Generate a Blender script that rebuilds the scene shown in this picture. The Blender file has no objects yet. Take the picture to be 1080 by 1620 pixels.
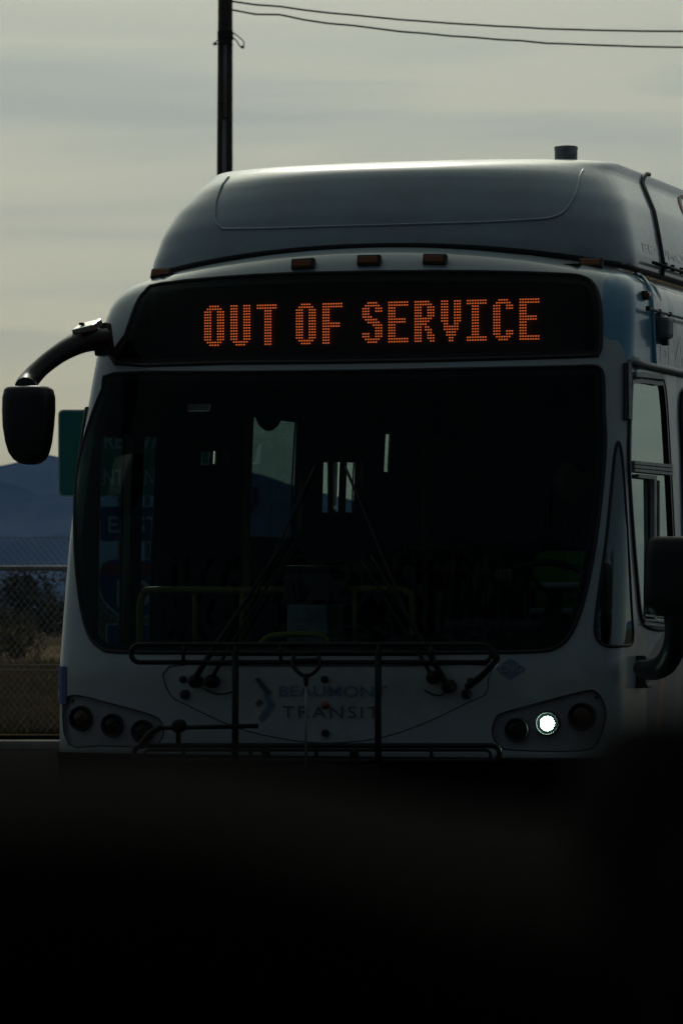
import bpy, bmesh, math, random
import numpy as np
from mathutils import Vector, Matrix, noise
from mathutils.geometry import delaunay_2d_cdt
random.seed(7)
R = math.radians
sc = bpy.context.scene
col = sc.collection

# ------------------------------------------------------------------ camera
FPX = 6800.0            # focal length in pixels of the 1080 px wide photograph
CAMH = 1.32
PITCH = math.atan(150 / FPX)
cd = bpy.data.cameras.new('camera'); cam = bpy.data.objects.new('camera', cd); col.objects.link(cam)
cam.location = (0, 0, CAMH); cam.rotation_euler = (R(90) + PITCH, 0, 0)
cd.sensor_fit = 'HORIZONTAL'; cd.sensor_width = 24; cd.lens = 24 * FPX / 1080
cd.clip_start = 0.05; cd.clip_end = 30000
cd.dof.use_dof = True; cd.dof.focus_distance = 19.0; cd.dof.aperture_fstop = (cd.lens / 1000) / 0.011
sc.camera = cam

# ------------------------------------------------------------------ sky and sun
SUN_EL, SUN_AZ = R(36), R(-4)         # azimuth to the right of the viewing direction (+Y)
sdir = Vector((math.cos(SUN_EL) * math.sin(SUN_AZ), math.cos(SUN_EL) * math.cos(SUN_AZ), math.sin(SUN_EL)))
w = bpy.data.worlds.new('World'); sc.world = w; w.use_nodes = True
nt = w.node_tree; nt.nodes.clear()
N = nt.nodes.new; LK = nt.links.new
def wmath(op, a, b=None, c=None):
    n = N('ShaderNodeMath'); n.operation = op
    for i, v in enumerate((a, b, c)):
        if v is None: continue
        if isinstance(v, (int, float)): n.inputs[i].default_value = v
        else: LK(v, n.inputs[i])
    return n.outputs[0]
sky = N('ShaderNodeTexSky'); sky.sky_type = 'NISHITA'; sky.sun_disc = False
sky.sun_elevation = SUN_EL; sky.sun_rotation = SUN_AZ; sky.dust_density = 2.0
tc = N('ShaderNodeTexCoord')
dot = N('ShaderNodeVectorMath'); dot.operation = 'DOT_PRODUCT'
LK(tc.outputs['Generated'], dot.inputs[0]); dot.inputs[1].default_value = sdir
G = 0.64                                # forward scattering of a thin veil of cloud around the sun
den = wmath('POWER', wmath('SUBTRACT', 1 + G * G, wmath('MULTIPLY', dot.outputs['Value'], 2 * G)), 1.5)
hg = wmath('DIVIDE', 1 - G * G, den)
mp = N('ShaderNodeMapping'); mp.inputs['Scale'].default_value = (6.0, 6.0, 60.0)
mp.inputs['Rotation'].default_value = (0, R(0.8), 0)
LK(tc.outputs['Generated'], mp.inputs['Vector'])
nz = N('ShaderNodeTexNoise'); nz.inputs['Scale'].default_value = 1.0; nz.inputs['Detail'].default_value = 5; nz.inputs['Roughness'].default_value = .45
nz.inputs['Distortion'].default_value = .6
LK(mp.outputs[0], nz.inputs['Vector'])
ramp = N('ShaderNodeValToRGB')
ramp.color_ramp.elements[0].position = .36; ramp.color_ramp.elements[0].color = (.60, .71, .61, 1)
ramp.color_ramp.elements[1].position = .60; ramp.color_ramp.elements[1].color = (.97, 1.0, .73, 1)
LK(nz.outputs['Fac'], ramp.inputs[0])
veil = N('ShaderNodeVectorMath'); veil.operation = 'SCALE'
LK(ramp.outputs[0], veil.inputs[0])
VEIL = 8.2
LK(wmath('MULTIPLY', hg, VEIL), veil.inputs['Scale'])
skm = N('ShaderNodeVectorMath'); skm.operation = 'SCALE'; skm.inputs['Scale'].default_value = 1.1
LK(sky.outputs[0], skm.inputs[0])
add = N('ShaderNodeVectorMath'); add.operation = 'ADD'
LK(veil.outputs[0], add.inputs[0]); LK(skm.outputs[0], add.inputs[1])
bg = N('ShaderNodeBackground'); bg.inputs['Strength'].default_value = 0.10
LK(add.outputs[0], bg.inputs['Color'])
wo = N('ShaderNodeOutputWorld'); LK(bg.outputs[0], wo.inputs['Surface'])
sl = bpy.data.lights.new('sun', 'SUN'); sl.energy = 5.0; sl.angle = R(1.5); sl.color = (1, .95, .86)
so = bpy.data.objects.new('sun', sl); col.objects.link(so)
so.rotation_euler = sdir.to_track_quat('Z', 'Y').to_euler()
sc.view_settings.view_transform = 'Standard'; sc.view_settings.look = 'None'
sc.view_settings.gamma = 1; sc.view_settings.use_curve_mapping = False
sc.view_settings.exposure = -2.7
sc.cycles.volume_bounces = 0; sc.cycles.max_bounces = 7; sc.cycles.transparent_max_bounces = 24

# ------------------------------------------------------------------ projection between pixels and metres
YAW = R(-18)
BUS = Vector((-0.095, 18.9, 0))
BM = Matrix.Translation(BUS) @ Matrix.Rotation(YAW, 4, 'Z')
BI = BM.inverted()
CO = Vector((0, 0, CAMH))
cp, sp = math.cos(PITCH), math.sin(PITCH)
def ray(px, py):
    a, b = (px - 540) / FPX, (810 - py) / FPX
    return Vector((a, cp - b * sp, sp + b * cp))
def proj(p):                       # world -> pixel
    d = p - CO; f = d.y * cp + d.z * sp
    return 540 + FPX * d.x / f, 810 - FPX * (-d.y * sp + d.z * cp) / f
COL = BI @ CO; BR = BI.to_3x3()
def LP(px, py, y):                 # bus-local point on the plane y = const
    d = BR @ ray(px, py); t = (y - COL.y) / d.y; return COL + d * t
def LX(px, py, x):                 # bus-local point on the plane x = const
    d = BR @ ray(px, py); t = (x - COL.x) / d.x; return COL + d * t
def WP(px, py, Y):                 # world point at distance Y
    d = ray(px, py); return CO + d * (Y / d.y)

# ------------------------------------------------------------------ materials
def mat(name, base=(.5, .5, .5), rough=.5, metal=0, coat=0, bump=0, bscale=40, var=0, vscale=3, emit=None, estr=0, spec=.5, dirt=None, ior=None):
    m = bpy.data.materials.new(name); m.use_nodes = True; t = m.node_tree
    b = t.nodes['Principled BSDF']
    b.inputs['Base Color'].default_value = (*base, 1); b.inputs['Roughness'].default_value = rough
    b.inputs['Metallic'].default_value = metal; b.inputs['Coat Weight'].default_value = coat
    b.inputs['Coat Roughness'].default_value = .08; b.inputs['Specular IOR Level'].default_value = spec
    if ior: b.inputs['IOR'].default_value = ior
    c = t.nodes.new('ShaderNodeTexCoord')
    if var or dirt:
        n = t.nodes.new('ShaderNodeTexNoise'); n.inputs['Scale'].default_value = vscale; n.inputs['Detail'].default_value = 6; n.inputs['Roughness'].default_value = .65
        t.links.new(c.outputs['Object'], n.inputs['Vector'])
        r = t.nodes.new('ShaderNodeValToRGB')
        d = dirt or tuple(x * (1 - var) for x in base)
        r.color_ramp.elements[0].position = .32; r.color_ramp.elements[0].color = (*d, 1)
        r.color_ramp.elements[1].position = .62; r.color_ramp.elements[1].color = (*base, 1)
        t.links.new(n.outputs['Fac'], r.inputs[0]); t.links.new(r.outputs[0], b.inputs['Base Color'])
        rr = t.nodes.new('ShaderNodeMapRange'); rr.inputs['From Min'].default_value = .3; rr.inputs['From Max'].default_value = .7
        rr.inputs['To Min'].default_value = min(1, rough + .12); rr.inputs['To Max'].default_value = rough
        t.links.new(n.outputs['Fac'], rr.inputs['Value']); t.links.new(rr.outputs[0], b.inputs['Roughness'])
    if bump:
        n = t.nodes.new('ShaderNodeTexNoise'); n.inputs['Scale'].default_value = bscale; n.inputs['Detail'].default_value = 5
        t.links.new(c.outputs['Object'], n.inputs['Vector'])
        u = t.nodes.new('ShaderNodeBump'); u.inputs['Strength'].default_value = bump; u.inputs['Distance'].default_value = .01
        t.links.new(n.outputs['Fac'], u.inputs['Height']); t.links.new(u.outputs[0], b.inputs['Normal'])
    if emit:
        b.inputs['Emission Color'].default_value = (*emit, 1); b.inputs['Emission Strength'].default_value = estr
    return m
def glass(name, tint, ior=1.5, rough=0.0, body=None):
    m = bpy.data.materials.new(name); m.use_nodes = True; t = m.node_tree; t.nodes.clear()
    o = t.nodes.new('ShaderNodeOutputMaterial'); mx = t.nodes.new('ShaderNodeMixShader'); f = t.nodes.new('ShaderNodeFresnel')
    ge = t.nodes.new('ShaderNodeNewGeometry'); mr = t.nodes.new('ShaderNodeMapRange')     # same mirror strength from both sides of the pane
    mr.inputs['To Min'].default_value = ior; mr.inputs['To Max'].default_value = 1 / ior
    t.links.new(ge.outputs['Backfacing'], mr.inputs['Value']); t.links.new(mr.outputs[0], f.inputs['IOR'])
    tr = t.nodes.new('ShaderNodeBsdfTransparent'); tr.inputs['Color'].default_value = (*tint, 1)
    g = t.nodes.new('ShaderNodeBsdfGlossy'); g.inputs['Roughness'].default_value = rough; g.inputs['Color'].default_value = (.82, .98, .94, 1)
    t.links.new(f.outputs[0], mx.inputs[0]); t.links.new(tr.outputs[0], mx.inputs[1]); t.links.new(g.outputs[0], mx.inputs[2])
    t.links.new(mx.outputs[0], o.inputs['Surface']); return m

M = {}
M['white'] = mat('white_paint', (.50, .60, .61), .3, coat=.4, dirt=(.38, .44, .47), vscale=5, bump=.02, bscale=6)
M['roofwhite'] = mat('roof_paint', (.50, .52, .54), .3, coat=.35, dirt=(.40, .41, .42), vscale=3.5, bump=.03, bscale=4)
M['blue'] = mat('blue_vinyl', (.13, .36, .54), .3, coat=.6, dirt=(.10, .29, .44), vscale=6)
M['coral'] = mat('coral_vinyl', (.45, .16, .12), .4, dirt=(.38, .15, .12), vscale=8)
M['rubber'] = mat('black_rubber', (.015, .015, .016), .6, bump=.1, bscale=60)
M['bumper'] = mat('bumper_rubber', (.008, .008, .009), .8, bump=.2, bscale=80, spec=0)
M['blackmetal'] = mat('black_powder_coat', (.010, .010, .011), .5, var=.3, vscale=30, spec=.3)
M['plastic'] = mat('black_plastic', (.014, .015, .017), .42, bump=.05, bscale=120)
M['alu'] = mat('aluminium', (.40, .41, .41), .42, metal=.5, var=.3, vscale=20)
M['bright'] = mat('bright_metal', (.7, .7, .7), .3, metal=1)
M['chrome'] = mat('chrome', (.7, .7, .7), .12, metal=1)
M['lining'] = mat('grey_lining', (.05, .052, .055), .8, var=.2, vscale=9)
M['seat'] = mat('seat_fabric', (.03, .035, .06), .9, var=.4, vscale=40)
M['yellow'] = mat('yellow_rail', (.45, .32, .03), .4, var=.2, vscale=10)
M['amber'] = mat('amber_lens', (.24, .06, .006), .2, coat=.3)
M['amberdark'] = mat('dark_amber_lens', (.05, .018, .006), .3, coat=.3)
M['reflector'] = mat('lamp_reflector', (.55, .58, .58), .2, metal=.55, bump=.5, bscale=60)
M['bezel'] = mat('bezel_grey', (.34, .36, .38), .4, coat=.2, var=.15, vscale=8)
M['ws'] = glass('windshield_glass', (.50, .66, .66), 1.25)
M['dest'] = glass('destination_glass', (.75, .75, .75), 1.25)
M['doorglass'] = glass('door_glass', (.10, .145, .15), 1.4)
M['quarterglass'] = glass('quarter_glass', (.22, .34, .33), 2.6)
M['clearglass'] = glass('lightly_tinted_glass', (.45, .52, .50), 1.4)
M['frontdoorglass'] = glass('front_door_glass', (.34, .42, .42), 1.3)
M['sideglass'] = glass('side_glass', (.22, .34, .33), 13.0)
M['lens'] = glass('lamp_lens', (.7, .72, .72), 1.4, .02)
M['black'] = mat('black_panel', (.006, .006, .006), .7)
M['led'] = mat('led_amber', (.2, .04, .01), .5, emit=(1, .19, .045), estr=5.2)
M['lit'] = mat('lit_headlight', (.8, .8, .8), .5, emit=(.60, 1, .82), estr=260)
_m = M['lit']; _t = _m.node_tree; _b = _t.nodes['Principled BSDF']; _c = _t.nodes.new('ShaderNodeTexCoord')
_w = _t.nodes.new('ShaderNodeTexWave'); _w.inputs['Scale'].default_value = 34; _w.inputs['Distortion'].default_value = 1.2; _w.inputs['Detail'].default_value = 2
_r = _t.nodes.new('ShaderNodeMapRange'); _r.inputs['To Min'].default_value = 3; _r.inputs['To Max'].default_value = 700; _r.inputs['From Min'].default_value = .15
_t.links.new(_c.outputs['Object'], _w.inputs['Vector']); _t.links.new(_w.outputs['Fac'], _r.inputs['Value']); _t.links.new(_r.outputs[0], _b.inputs['Emission Strength'])
M['bowl'] = mat('lit_bowl', (.40, .43, .42), .45)
M['textblue'] = mat('print_blue', (.13, .24, .34), .5)
M['textdark'] = mat('print_dark', (.10, .115, .13), .5)
M['textpale'] = mat('print_pale_grey', (.28, .34, .37), .3, coat=.8)
M['textgrey'] = mat('print_grey', (.36, .43, .46), .4)
M['skin'] = mat('skin', (.30, .17, .11), .55, var=.15, vscale=14)
M['hair'] = mat('hair', (.015, .010, .008), .7, bump=.4, bscale=120)
M['vest'] = mat('hi_vis_fabric', (.09, .30, .025), .8, bump=.2, bscale=30)
M['cloth'] = mat('dark_fabric', (.015, .018, .03), .9, bump=.2, bscale=60)
M['stripe'] = mat('reflective_tape', (.55, .56, .55), .3)
M['signgreen'] = mat('sign_green', (.002, .22, .18), .45, var=.12, vscale=4)
M['signblue'] = mat('sign_blue', (.01, .06, .24), .45)
M['signwhite'] = mat('sign_white', (.62, .65, .62), .4)
M['signred'] = mat('sign_red', (.40, .03, .03), .4)
M['galv'] = mat('galvanised_steel', (.30, .31, .31), .5, metal=.5, var=.35, vscale=25)
M['wood'] = mat('creosote_wood', (.045, .032, .024), .85, bump=.6, bscale=30, var=.5, vscale=8)
M['conduit'] = mat('grey_conduit', (.13, .15, .16), .5)
M['cable'] = mat('cable_black', (.01, .01, .01), .6)
M['tyre'] = mat('tyre_rubber', (.015, .015, .015), .8, bump=.3, bscale=50)
M['dashblack'] = mat('dashboard_vinyl', (.022, .022, .022), .95, bump=.15, bscale=160, spec=0)
M['carfabric'] = mat('headliner_fabric', (.03, .03, .03), .95)
M['concrete'] = mat('kerb_concrete', (.34, .33, .30), .85, var=.3, vscale=4, bump=.3)
M['bark'] = mat('bark', (.05, .04, .03), .9)

# ------------------------------------------------------------------ object helpers
def link(o, parent=None):
    col.objects.link(o)
    if parent: o.parent = parent
    return o
def mk(name, verts, faces, m=None, parent=None, smooth=False):
    me = bpy.data.meshes.new(name); me.from_pydata([tuple(v) for v in verts], [], faces); me.validate(); me.update()
    if m: me.materials.append(m)
    if smooth: me.shade_smooth()
    return link(bpy.data.objects.new(name, me), parent)
def fin(name, bm, m=None, parent=None, smooth=False):
    me = bpy.data.meshes.new(name); bm.to_mesh(me); bm.free()
    if m: me.materials.append(m)
    if smooth: me.shade_smooth()
    return link(bpy.data.objects.new(name, me), parent)
def thing(name, label, cat, loc=(0, 0, 0), rz=0, group=None):
    o = bpy.data.objects.new(name, None); col.objects.link(o); o.location = loc; o.rotation_euler = (0, 0, rz)
    o.empty_display_size = .2; return tag(o, label, cat, group)
def tag(o, label, cat, group=None):
    o['label'] = label; o['category'] = cat
    if group: o['group'] = group
    return o
def setting(o): o['kind'] = 'structure'; return o
def box(bm, c, s, rot=None, bev=0):
    r = bmesh.ops.create_cube(bm, size=1)
    vs = r['verts']
    mt = Matrix.Translation(c) @ (rot.to_4x4() if rot else Matrix.Identity(4)) @ Matrix.Diagonal((*s, 1))
    bmesh.ops.transform(bm, matrix=mt, verts=vs)
    if bev:
        es = list({e for v in vs for e in v.link_edges})
        bmesh.ops.bevel(bm, geom=es, offset=bev, segments=2, affect='EDGES', profile=.6)
def boxo(name, c, s, m, parent=None, rot=None, bev=0):
    bm = bmesh.new(); box(bm, Vector(c), s, rot, bev); return fin(name, bm, m, parent, False)
def sweep(bm, pts, rad, seg=10, closed=False, flat=1.0):
    pts = [Vector(p) for p in pts]; n = len(pts)
    if not hasattr(rad, '__len__'): rad = [rad] * n
    rings = []; up = None
    for i, p in enumerate(pts):
        a = pts[(i - 1) % n] if (closed or i > 0) else p; b = pts[(i + 1) % n] if (closed or i < n - 1) else p
        t = (b - a).normalized()
        if up is None:
            up = Vector((0, 0, 1)) if abs(t.z) < .9 else Vector((0, 1, 0))
        s = t.cross(up)
        if s.length < 1e-4: s = t.cross(Vector((1, 0, 0)))
        s.normalize(); up = s.cross(t).normalized()
        rings.append([bm.verts.new(p + (s * math.cos(k * 2 * math.pi / seg) * flat + up * math.sin(k * 2 * math.pi / seg)) * rad[i]) for k in range(seg)])
    for i in range(n if closed else n - 1):
        A, B = rings[i], rings[(i + 1) % n]
        for k in range(seg): bm.faces.new((A[k], A[(k + 1) % seg], B[(k + 1) % seg], B[k]))
    if not closed:
        bm.faces.new(rings[0][::-1]); bm.faces.new(rings[-1])
def tube(name, pts, rad, m, parent=None, seg=10, closed=False, flat=1.0):
    bm = bmesh.new(); sweep(bm, pts, rad, seg, closed, flat); bmesh.ops.recalc_face_normals(bm, faces=bm.faces)
    return fin(name, bm, m, parent, True)
def smooth_path(pts, k=6, closed=False):
    P = [Vector(p) for p in pts]; n = len(P); out = []
    for i in range(n if closed else n - 1):
        p0 = P[(i - 1) % n] if (closed or i > 0) else P[i]; p1 = P[i]; p2 = P[(i + 1) % n]
        p3 = P[(i + 2) % n] if (closed or i < n - 2) else p2
        for j in range(k):
            t = j / k
            out.append(.5 * ((2 * p1) + (p2 - p0) * t + (2 * p0 - 5 * p1 + 4 * p2 - p3) * t * t + (3 * p1 - p0 - 3 * p2 + p3) * t ** 3))
    if not closed: out.append(P[-1])
    return out
def lathe(bm, prof, mtx, seg=28):
    rings = []
    for r, h in prof:
        rings.append([bm.verts.new(mtx @ Vector((r * math.cos(2 * math.pi * k / seg), r * math.sin(2 * math.pi * k / seg), h))) for k in range(seg)])
    for a, b in zip(rings, rings[1:]):
        for k in range(seg): bm.faces.new((a[k], a[(k + 1) % seg], b[(k + 1) % seg], b[k]))
    if prof[-1][0] > 0: bm.faces.new(rings[-1])
    if prof[0][0] > 0: bm.faces.new(rings[0][::-1])
def latheo(name, prof, mtx, m, parent=None, seg=28, smooth=True):
    bm = bmesh.new(); lathe(bm, prof, mtx, seg); o = fin(name, bm, m, parent, smooth); return o
def text_verts(s, size, bold=0, spacing=1.0, extrude=0):
    cu = bpy.data.curves.new('t', 'FONT'); cu.body = s; cu.size = size; cu.offset = bold; cu.space_character = spacing
    cu.align_x = 'LEFT'; cu.resolution_u = 4; cu.fill_mode = 'FRONT'
    o = bpy.data.objects.new('t', cu); me = bpy.data.meshes.new_from_object(o)
    vs = [v.co.copy() for v in me.vertices]; fs = [tuple(p.vertices) for p in me.polygons]
    bpy.data.objects.remove(o); bpy.data.meshes.remove(me); bpy.data.curves.remove(cu)
    return vs, fs
def fit_text(s, x0, x1, z0, z1, fn, name, m, parent, bold=0, spacing=1.0):
    vs, fs = text_verts(s, 1, bold, spacing)
    ax = min(v.x for v in vs); bx = max(v.x for v in vs); ay = min(v.y for v in vs); by = max(v.y for v in vs)
    out = [fn(x0 + (v.x - ax) / (bx - ax) * (x1 - x0), z0 + (v.y - ay) / (by - ay) * (z1 - z0)) for v in vs]
    return mk(name, out, fs, m, parent)

# ------------------------------------------------------------------ bus skin: front cap running into the sides
NEXP = 2.6
_t = np.linspace(0, 1, 4001); _a = _t * math.pi / 2
_X = np.sin(_a) ** (2 / NEXP); _Y = 1 - np.cos(_a) ** (2 / NEXP)
_L = np.concatenate([[0], np.cumsum(np.hypot(np.diff(_X) * 1.31, np.diff(_Y) * .23))]); LA = float(_L[-1])
class Surf:
    def __init__(s, rows):              # rows: v, z, Y0, W, c, camber
        s.r = np.array(rows, float)
        f = np.linspace(s.r[0, 0], s.r[-1, 0], 400)
        cols = [np.interp(f, s.r[:, 0], s.r[:, i]) for i in range(1, 6)]
        k = np.hanning(15); k /= k.sum()
        sm = []
        for q in cols:
            pad = np.concatenate([2 * q[0] - q[7:0:-1], q, 2 * q[-1] - q[-2:-9:-1]]); sm.append(np.convolve(pad, k, 'valid'))
        s.f = f; s.c = sm
    def par(s, v): return [float(np.interp(v, s.f, q)) for q in s.c]
    def pt0(s, S, v):
        z, Y0, W, c, k = s.par(v); a = abs(S); sg = 1 if S >= 0 else -1
        if a <= LA:
            x = W * float(np.interp(a, _L, _X)); y = Y0 + c * float(np.interp(a, _L, _Y))
        else:
            x = W; y = Y0 + c + (a - LA)
        return Vector((sg * x, y, z + k * (1 - (x / max(W, .01)) ** 2)))
    def nrm(s, S, v):
        e = .008; a = s.pt0(S + e, v) - s.pt0(S - e, v); b = s.pt0(S, v + e) - s.pt0(S, v - e)
        return a.cross(b).normalized()
    def pt(s, S, v, off=0):
        p = s.pt0(S, v)
        return p + s.nrm(S, v) * off if off else p
    def inv(s, px, py, S0=None, v0=None):
        best = None
        seeds = [S0] if S0 is not None else [(px - 517) / 350, LA * .93, LA + .1, LA + .6, -LA * .93]
        for sd in seeds:
            S = sd; v = v0 if v0 is not None else (s.r[0, 0] + s.r[-1, 0]) / 2
            for it in range(40):
                q = proj(BM @ s.pt0(S, v)); e = np.array([q[0] - px, q[1] - py])
                if abs(e).max() < .02: break
                h = 1e-3
                a = proj(BM @ s.pt0(S + h, v)); b = proj(BM @ s.pt0(S, v + h))
                J = np.array([[(a[0] - q[0]) / h, (b[0] - q[0]) / h], [(a[1] - q[1]) / h, (b[1] - q[1]) / h]])
                try: d = np.linalg.solve(J + np.eye(2) * 1e-6, -e)
                except Exception: break
                d = np.clip(d, -.25, .25); S += float(d[0]); v = float(np.clip(v + d[1], s.r[0, 0], s.r[-1, 0]))
            q = proj(BM @ s.pt0(S, v)); er = math.hypot(q[0] - px, q[1] - py)
            n = s.nrm(S, v); facing = n.dot(s.pt0(S, v) - COL) < 0
            if facing and er < 1.5: return S, v
            sc_ = er + (0 if facing else 20)
            if best is None or sc_ < best[0]: best = (sc_, S, v)
        return best[1], best[2]
    def S_at(s, side, y, v):
        z, Y0, W, c, k = s.par(v)
        if y >= Y0 + c: return side * (LA + y - Y0 - c)
        u = max(0, min(1, (y - Y0) / c)); return side * float(np.interp(u, _Y, _L))

BODY = Surf([(.30, .30, .02, 1.29, .23, 0), (.64, .64, 0, 1.31, .23, 0), (1.05, 1.05, 0, 1.31, .23, 0), (1.2, 1.2, .03, 1.31, .23, 0),
             (1.6, 1.6, .10, 1.305, .23, 0), (2.0, 2.0, .21, 1.295, .22, 0), (2.4, 2.4, .35, 1.275, .21, .01),
             (2.6, 2.6, .43, 1.265, .21, .03), (2.72, 2.71, .49, 1.25, .22, .06), (2.80, 2.785, .55, 1.22, .23, .09), (2.88, 2.835, .64, 1.16, .26, .115),
             (2.98, 2.855, .80, 1.04, .3, .12)])
ROOF = Surf([(0, 2.865, .70, 1.16, .36, .105), (.06, 2.92, .705, 1.165, .36, .10), (.22, 3.06, .735, 1.13, .38, .065), (.36, 3.18, .79, 1.085, .42, .045), (.48, 3.283, .855, 1.02, .46, .03),
             (.56, 3.334, .925, .985, .46, .022), (.65, 3.367, 1.01, .98, .42, .008), (.75, 3.386, 1.09, .975, .40, .005), (.90, 3.398, 1.28, .96, .36, .004), (1.15, 3.402, 1.6, .84, .3, .004), (1.5, 3.395, 1.95, .02, .1, 0)])

def inpoly(x, y, poly):
    c = False; j = len(poly) - 1
    for i in range(len(poly)):
        xi, yi = poly[i]; xj, yj = poly[j]
        if (yi > y) != (yj > y) and x < (xj - xi) * (y - yi) / (yj - yi) + xi: c = not c
        j = i
    return c
def dens(poly, step=.04):
    out = []
    for i in range(len(poly)):
        a = Vector(poly[i]); b = Vector(poly[(i + 1) % len(poly)]); n = max(1, int((b - a).length / step))
        out += [tuple(a.lerp(b, k / n)) for k in range(n)]
    return out
def pxpoly(surf, pts, k=3, S0=None):
    P = smooth_path([(a, b, 0) for a, b in pts], k, True) if k > 1 else [Vector((a, b, 0)) for a, b in pts]
    out = []; s0 = S0
    for p in P:
        r = surf.inv(p.x, p.y, s0, out[-1][1] if out else None); out.append(r); s0 = r[0]
    return out
def chaikin(pts, it=2):
    for _ in range(it):
        q = []
        for i in range(len(pts)):
            a = Vector(pts[i]); b = Vector(pts[(i + 1) % len(pts)]); q += [tuple(a * .75 + b * .25), tuple(a * .25 + b * .75)]
        pts = q
    return pts
def skin(surf, Smin, Smax, vmin, vmax, polys, stepS=.045, stepv=.045, far=.35):
    """constrained triangulation of the unrolled skin; returns verts2d and faces sorted by region"""
    pts = []; edges = []
    def addpoly(poly):
        b = len(pts); pts.extend([Vector(p) for p in poly]); n = len(poly)
        edges.extend([(b + i, b + (i + 1) % n) for i in range(n)])
    addpoly(dens([(Smin, vmin), (Smax, vmin), (Smax, vmax), (Smin, vmax)], .09))
    for p in polys: addpoly(p)
    s = Smin; Ss = []
    while s < Smax: Ss.append(s); s += stepS if abs(s) < LA + 1.3 else far
    v = vmin + stepv
    while v < vmax - .01:
        for s in Ss[1:]:
            pts.append(Vector((s + random.uniform(-.002, .002), v)))
        v += stepv
    r = delaunay_2d_cdt(pts, edges, [], 0, 1e-6)
    V, F = r[0], r[2]
    reg = {}
    for f in F:
        cx = sum(V[i].x for i in f) / 3; cy = sum(V[i].y for i in f) / 3; w_ = -1
        for i, p in enumerate(polys):
            if inpoly(cx, cy, p): w_ = i
        reg.setdefault(w_, []).append(tuple(f))
    return V, reg
def region(surf, V, faces, name, m, parent, off=0, smooth=True):
    ids = sorted({i for f in faces for i in f}); mp_ = {i: k for k, i in enumerate(ids)}
    return mk(name, [surf.pt(V[i].x, V[i].y, off) for i in ids], [tuple(mp_[i] for i in f) for f in faces], m, parent, smooth)
def line_on(surf, poly, name, r, m, parent, off=0, closed=True, seg=6):
    return tube(name, [surf.pt(a, b, off) for a, b in poly], r, m, parent, seg, closed)
def skirt(surf, poly, name, o0, o1, m, parent):
    n = len(poly); vs = [surf.pt(a, b, o0) for a, b in poly] + [surf.pt(a, b, o1) for a, b in poly]
    return mk(name, vs, [(i, (i + 1) % n, n + (i + 1) % n, n + i) for i in range(n)], m, parent)

bus = thing('transit_bus', 'white and blue low-floor transit bus showing OUT OF SERVICE in orange lights', 'bus', BUS, YAW)

# --- outlines read off the photograph
WS = pxpoly(BODY, [(182, 591), (360, 589), (560, 587), (760, 583), (900, 580), (936, 579), (949, 583), (954, 600), (955, 650), (957, 700), (952, 770), (944, 840), (934, 900), (920, 960),
                   (903, 1002), (882, 1023), (845, 1031), (700, 1033), (540, 1034), (350, 1033), (190, 1032), (158, 1024), (139, 1000), (127, 950), (120, 880), (119, 800), (124, 740), (140, 675), (163, 615)], 3, S0=-.9)
DS = pxpoly(BODY, [(184, 575), (199, 530), (216, 482), (230, 462), (256, 449), (400, 436), (560, 431), (750, 430), (880, 434), (920, 438), (939, 451), (948, 478),
                   (950, 510), (950, 535), (949, 552), (944, 560), (930, 563), (760, 568), (565, 572), (370, 574)], 3, S0=-.9)
HL = pxpoly(BODY, [(99, 1120), (104, 1105), (117, 1100), (141, 1104), (190, 1117), (239, 1131), (254, 1141), (259, 1158), (252, 1174), (236, 1182), (160, 1180), (108, 1178)], 3, S0=-1.2)
HR = pxpoly(BODY, [(778, 1158), (784, 1136), (798, 1127), (860, 1110), (927, 1093), (944, 1096), (955, 1113), (958, 1135), (946, 1172), (920, 1188), (811, 1187), (787, 1178)], 3, S0=.75)
QW = pxpoly(BODY, [(973, 712), (979, 700), (985, 740), (992, 850), (998, 960), (1000, 1014), (985, 1022), (958, 1022), (944, 1010), (941, 988), (948, 930), (959, 850), (968, 760)], 3, S0=LA)
DW = pxpoly(BODY, [(1001, 598), (1038, 601), (1050, 614), (1058, 731), (1064, 850), (1070, 960), (1068, 988), (1052, 997), (1024, 993), (1012, 975), (1006, 920), (1000, 850), (994, 760), (993, 700), (996, 620)], 3, S0=LA + .2)
y2 = LX(1070, 700, 1.27).y
def siderect(side, ya, yb, za, zb, it=2):
    P = [(ya, za), (yb, za), (yb, zb), (ya, zb)]
    if it: P = chaikin(dens(P, min(yb - ya, zb - za) / 3.01), it)
    return [(BODY.S_at(side, y, z), z) for y, z in P]
W2 = siderect(1, y2, y2 + .95, 1.22, 2.33)
W3 = [siderect(1, y2 + 1.1 + k * 1.25, y2 + 2.2 + k * 1.25, 1.45, 2.33) for k in range(5)]
# door side, where the openings are seen through the windshield
def doorhole(x0, x1, y0, y1, xw=-1.29, grow=0):
    a = LX(x0, y0, xw); b = LX(x1, y1, xw)
    return (a.y, b.y, min(a.z, b.z), max(a.z, b.z))
dA = doorhole(146, 194, 682, 1024); dB = doorhole(213, 246, 682, 1024)
DG = [siderect(-1, max(dA[0], .50), dA[1], dA[2] - .62, dA[3], 1), siderect(-1, dB[0], dB[1], dB[2] - .62, dB[3], 1)]
LW = []
for a in ((298, 317, 712, 736), (319, 336, 712, 736), (338, 350, 712, 736), (384, 466, 656, 852), (498, 523, 728, 812), (535, 561, 728, 812), (594, 615, 682, 748)):
    q = doorhole(*a); LW.append(siderect(-1, q[0], q[1], q[2], q[3], 0))
LW += [siderect(-1, 8.7, 9.7, 1.45, 2.33)]
DOOR = siderect(-1, .47, dB[1] + .10, .34, dA[3] + .10, 0)
BP = pxpoly(BODY, [(954, 446), (975, 428), (1000, 419), (1016, 427), (1026, 455), (1031, 500), (1034, 578), (991, 573), (988, 556), (975, 538), (954, 530)], 2, S0=LA * .95)
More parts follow.
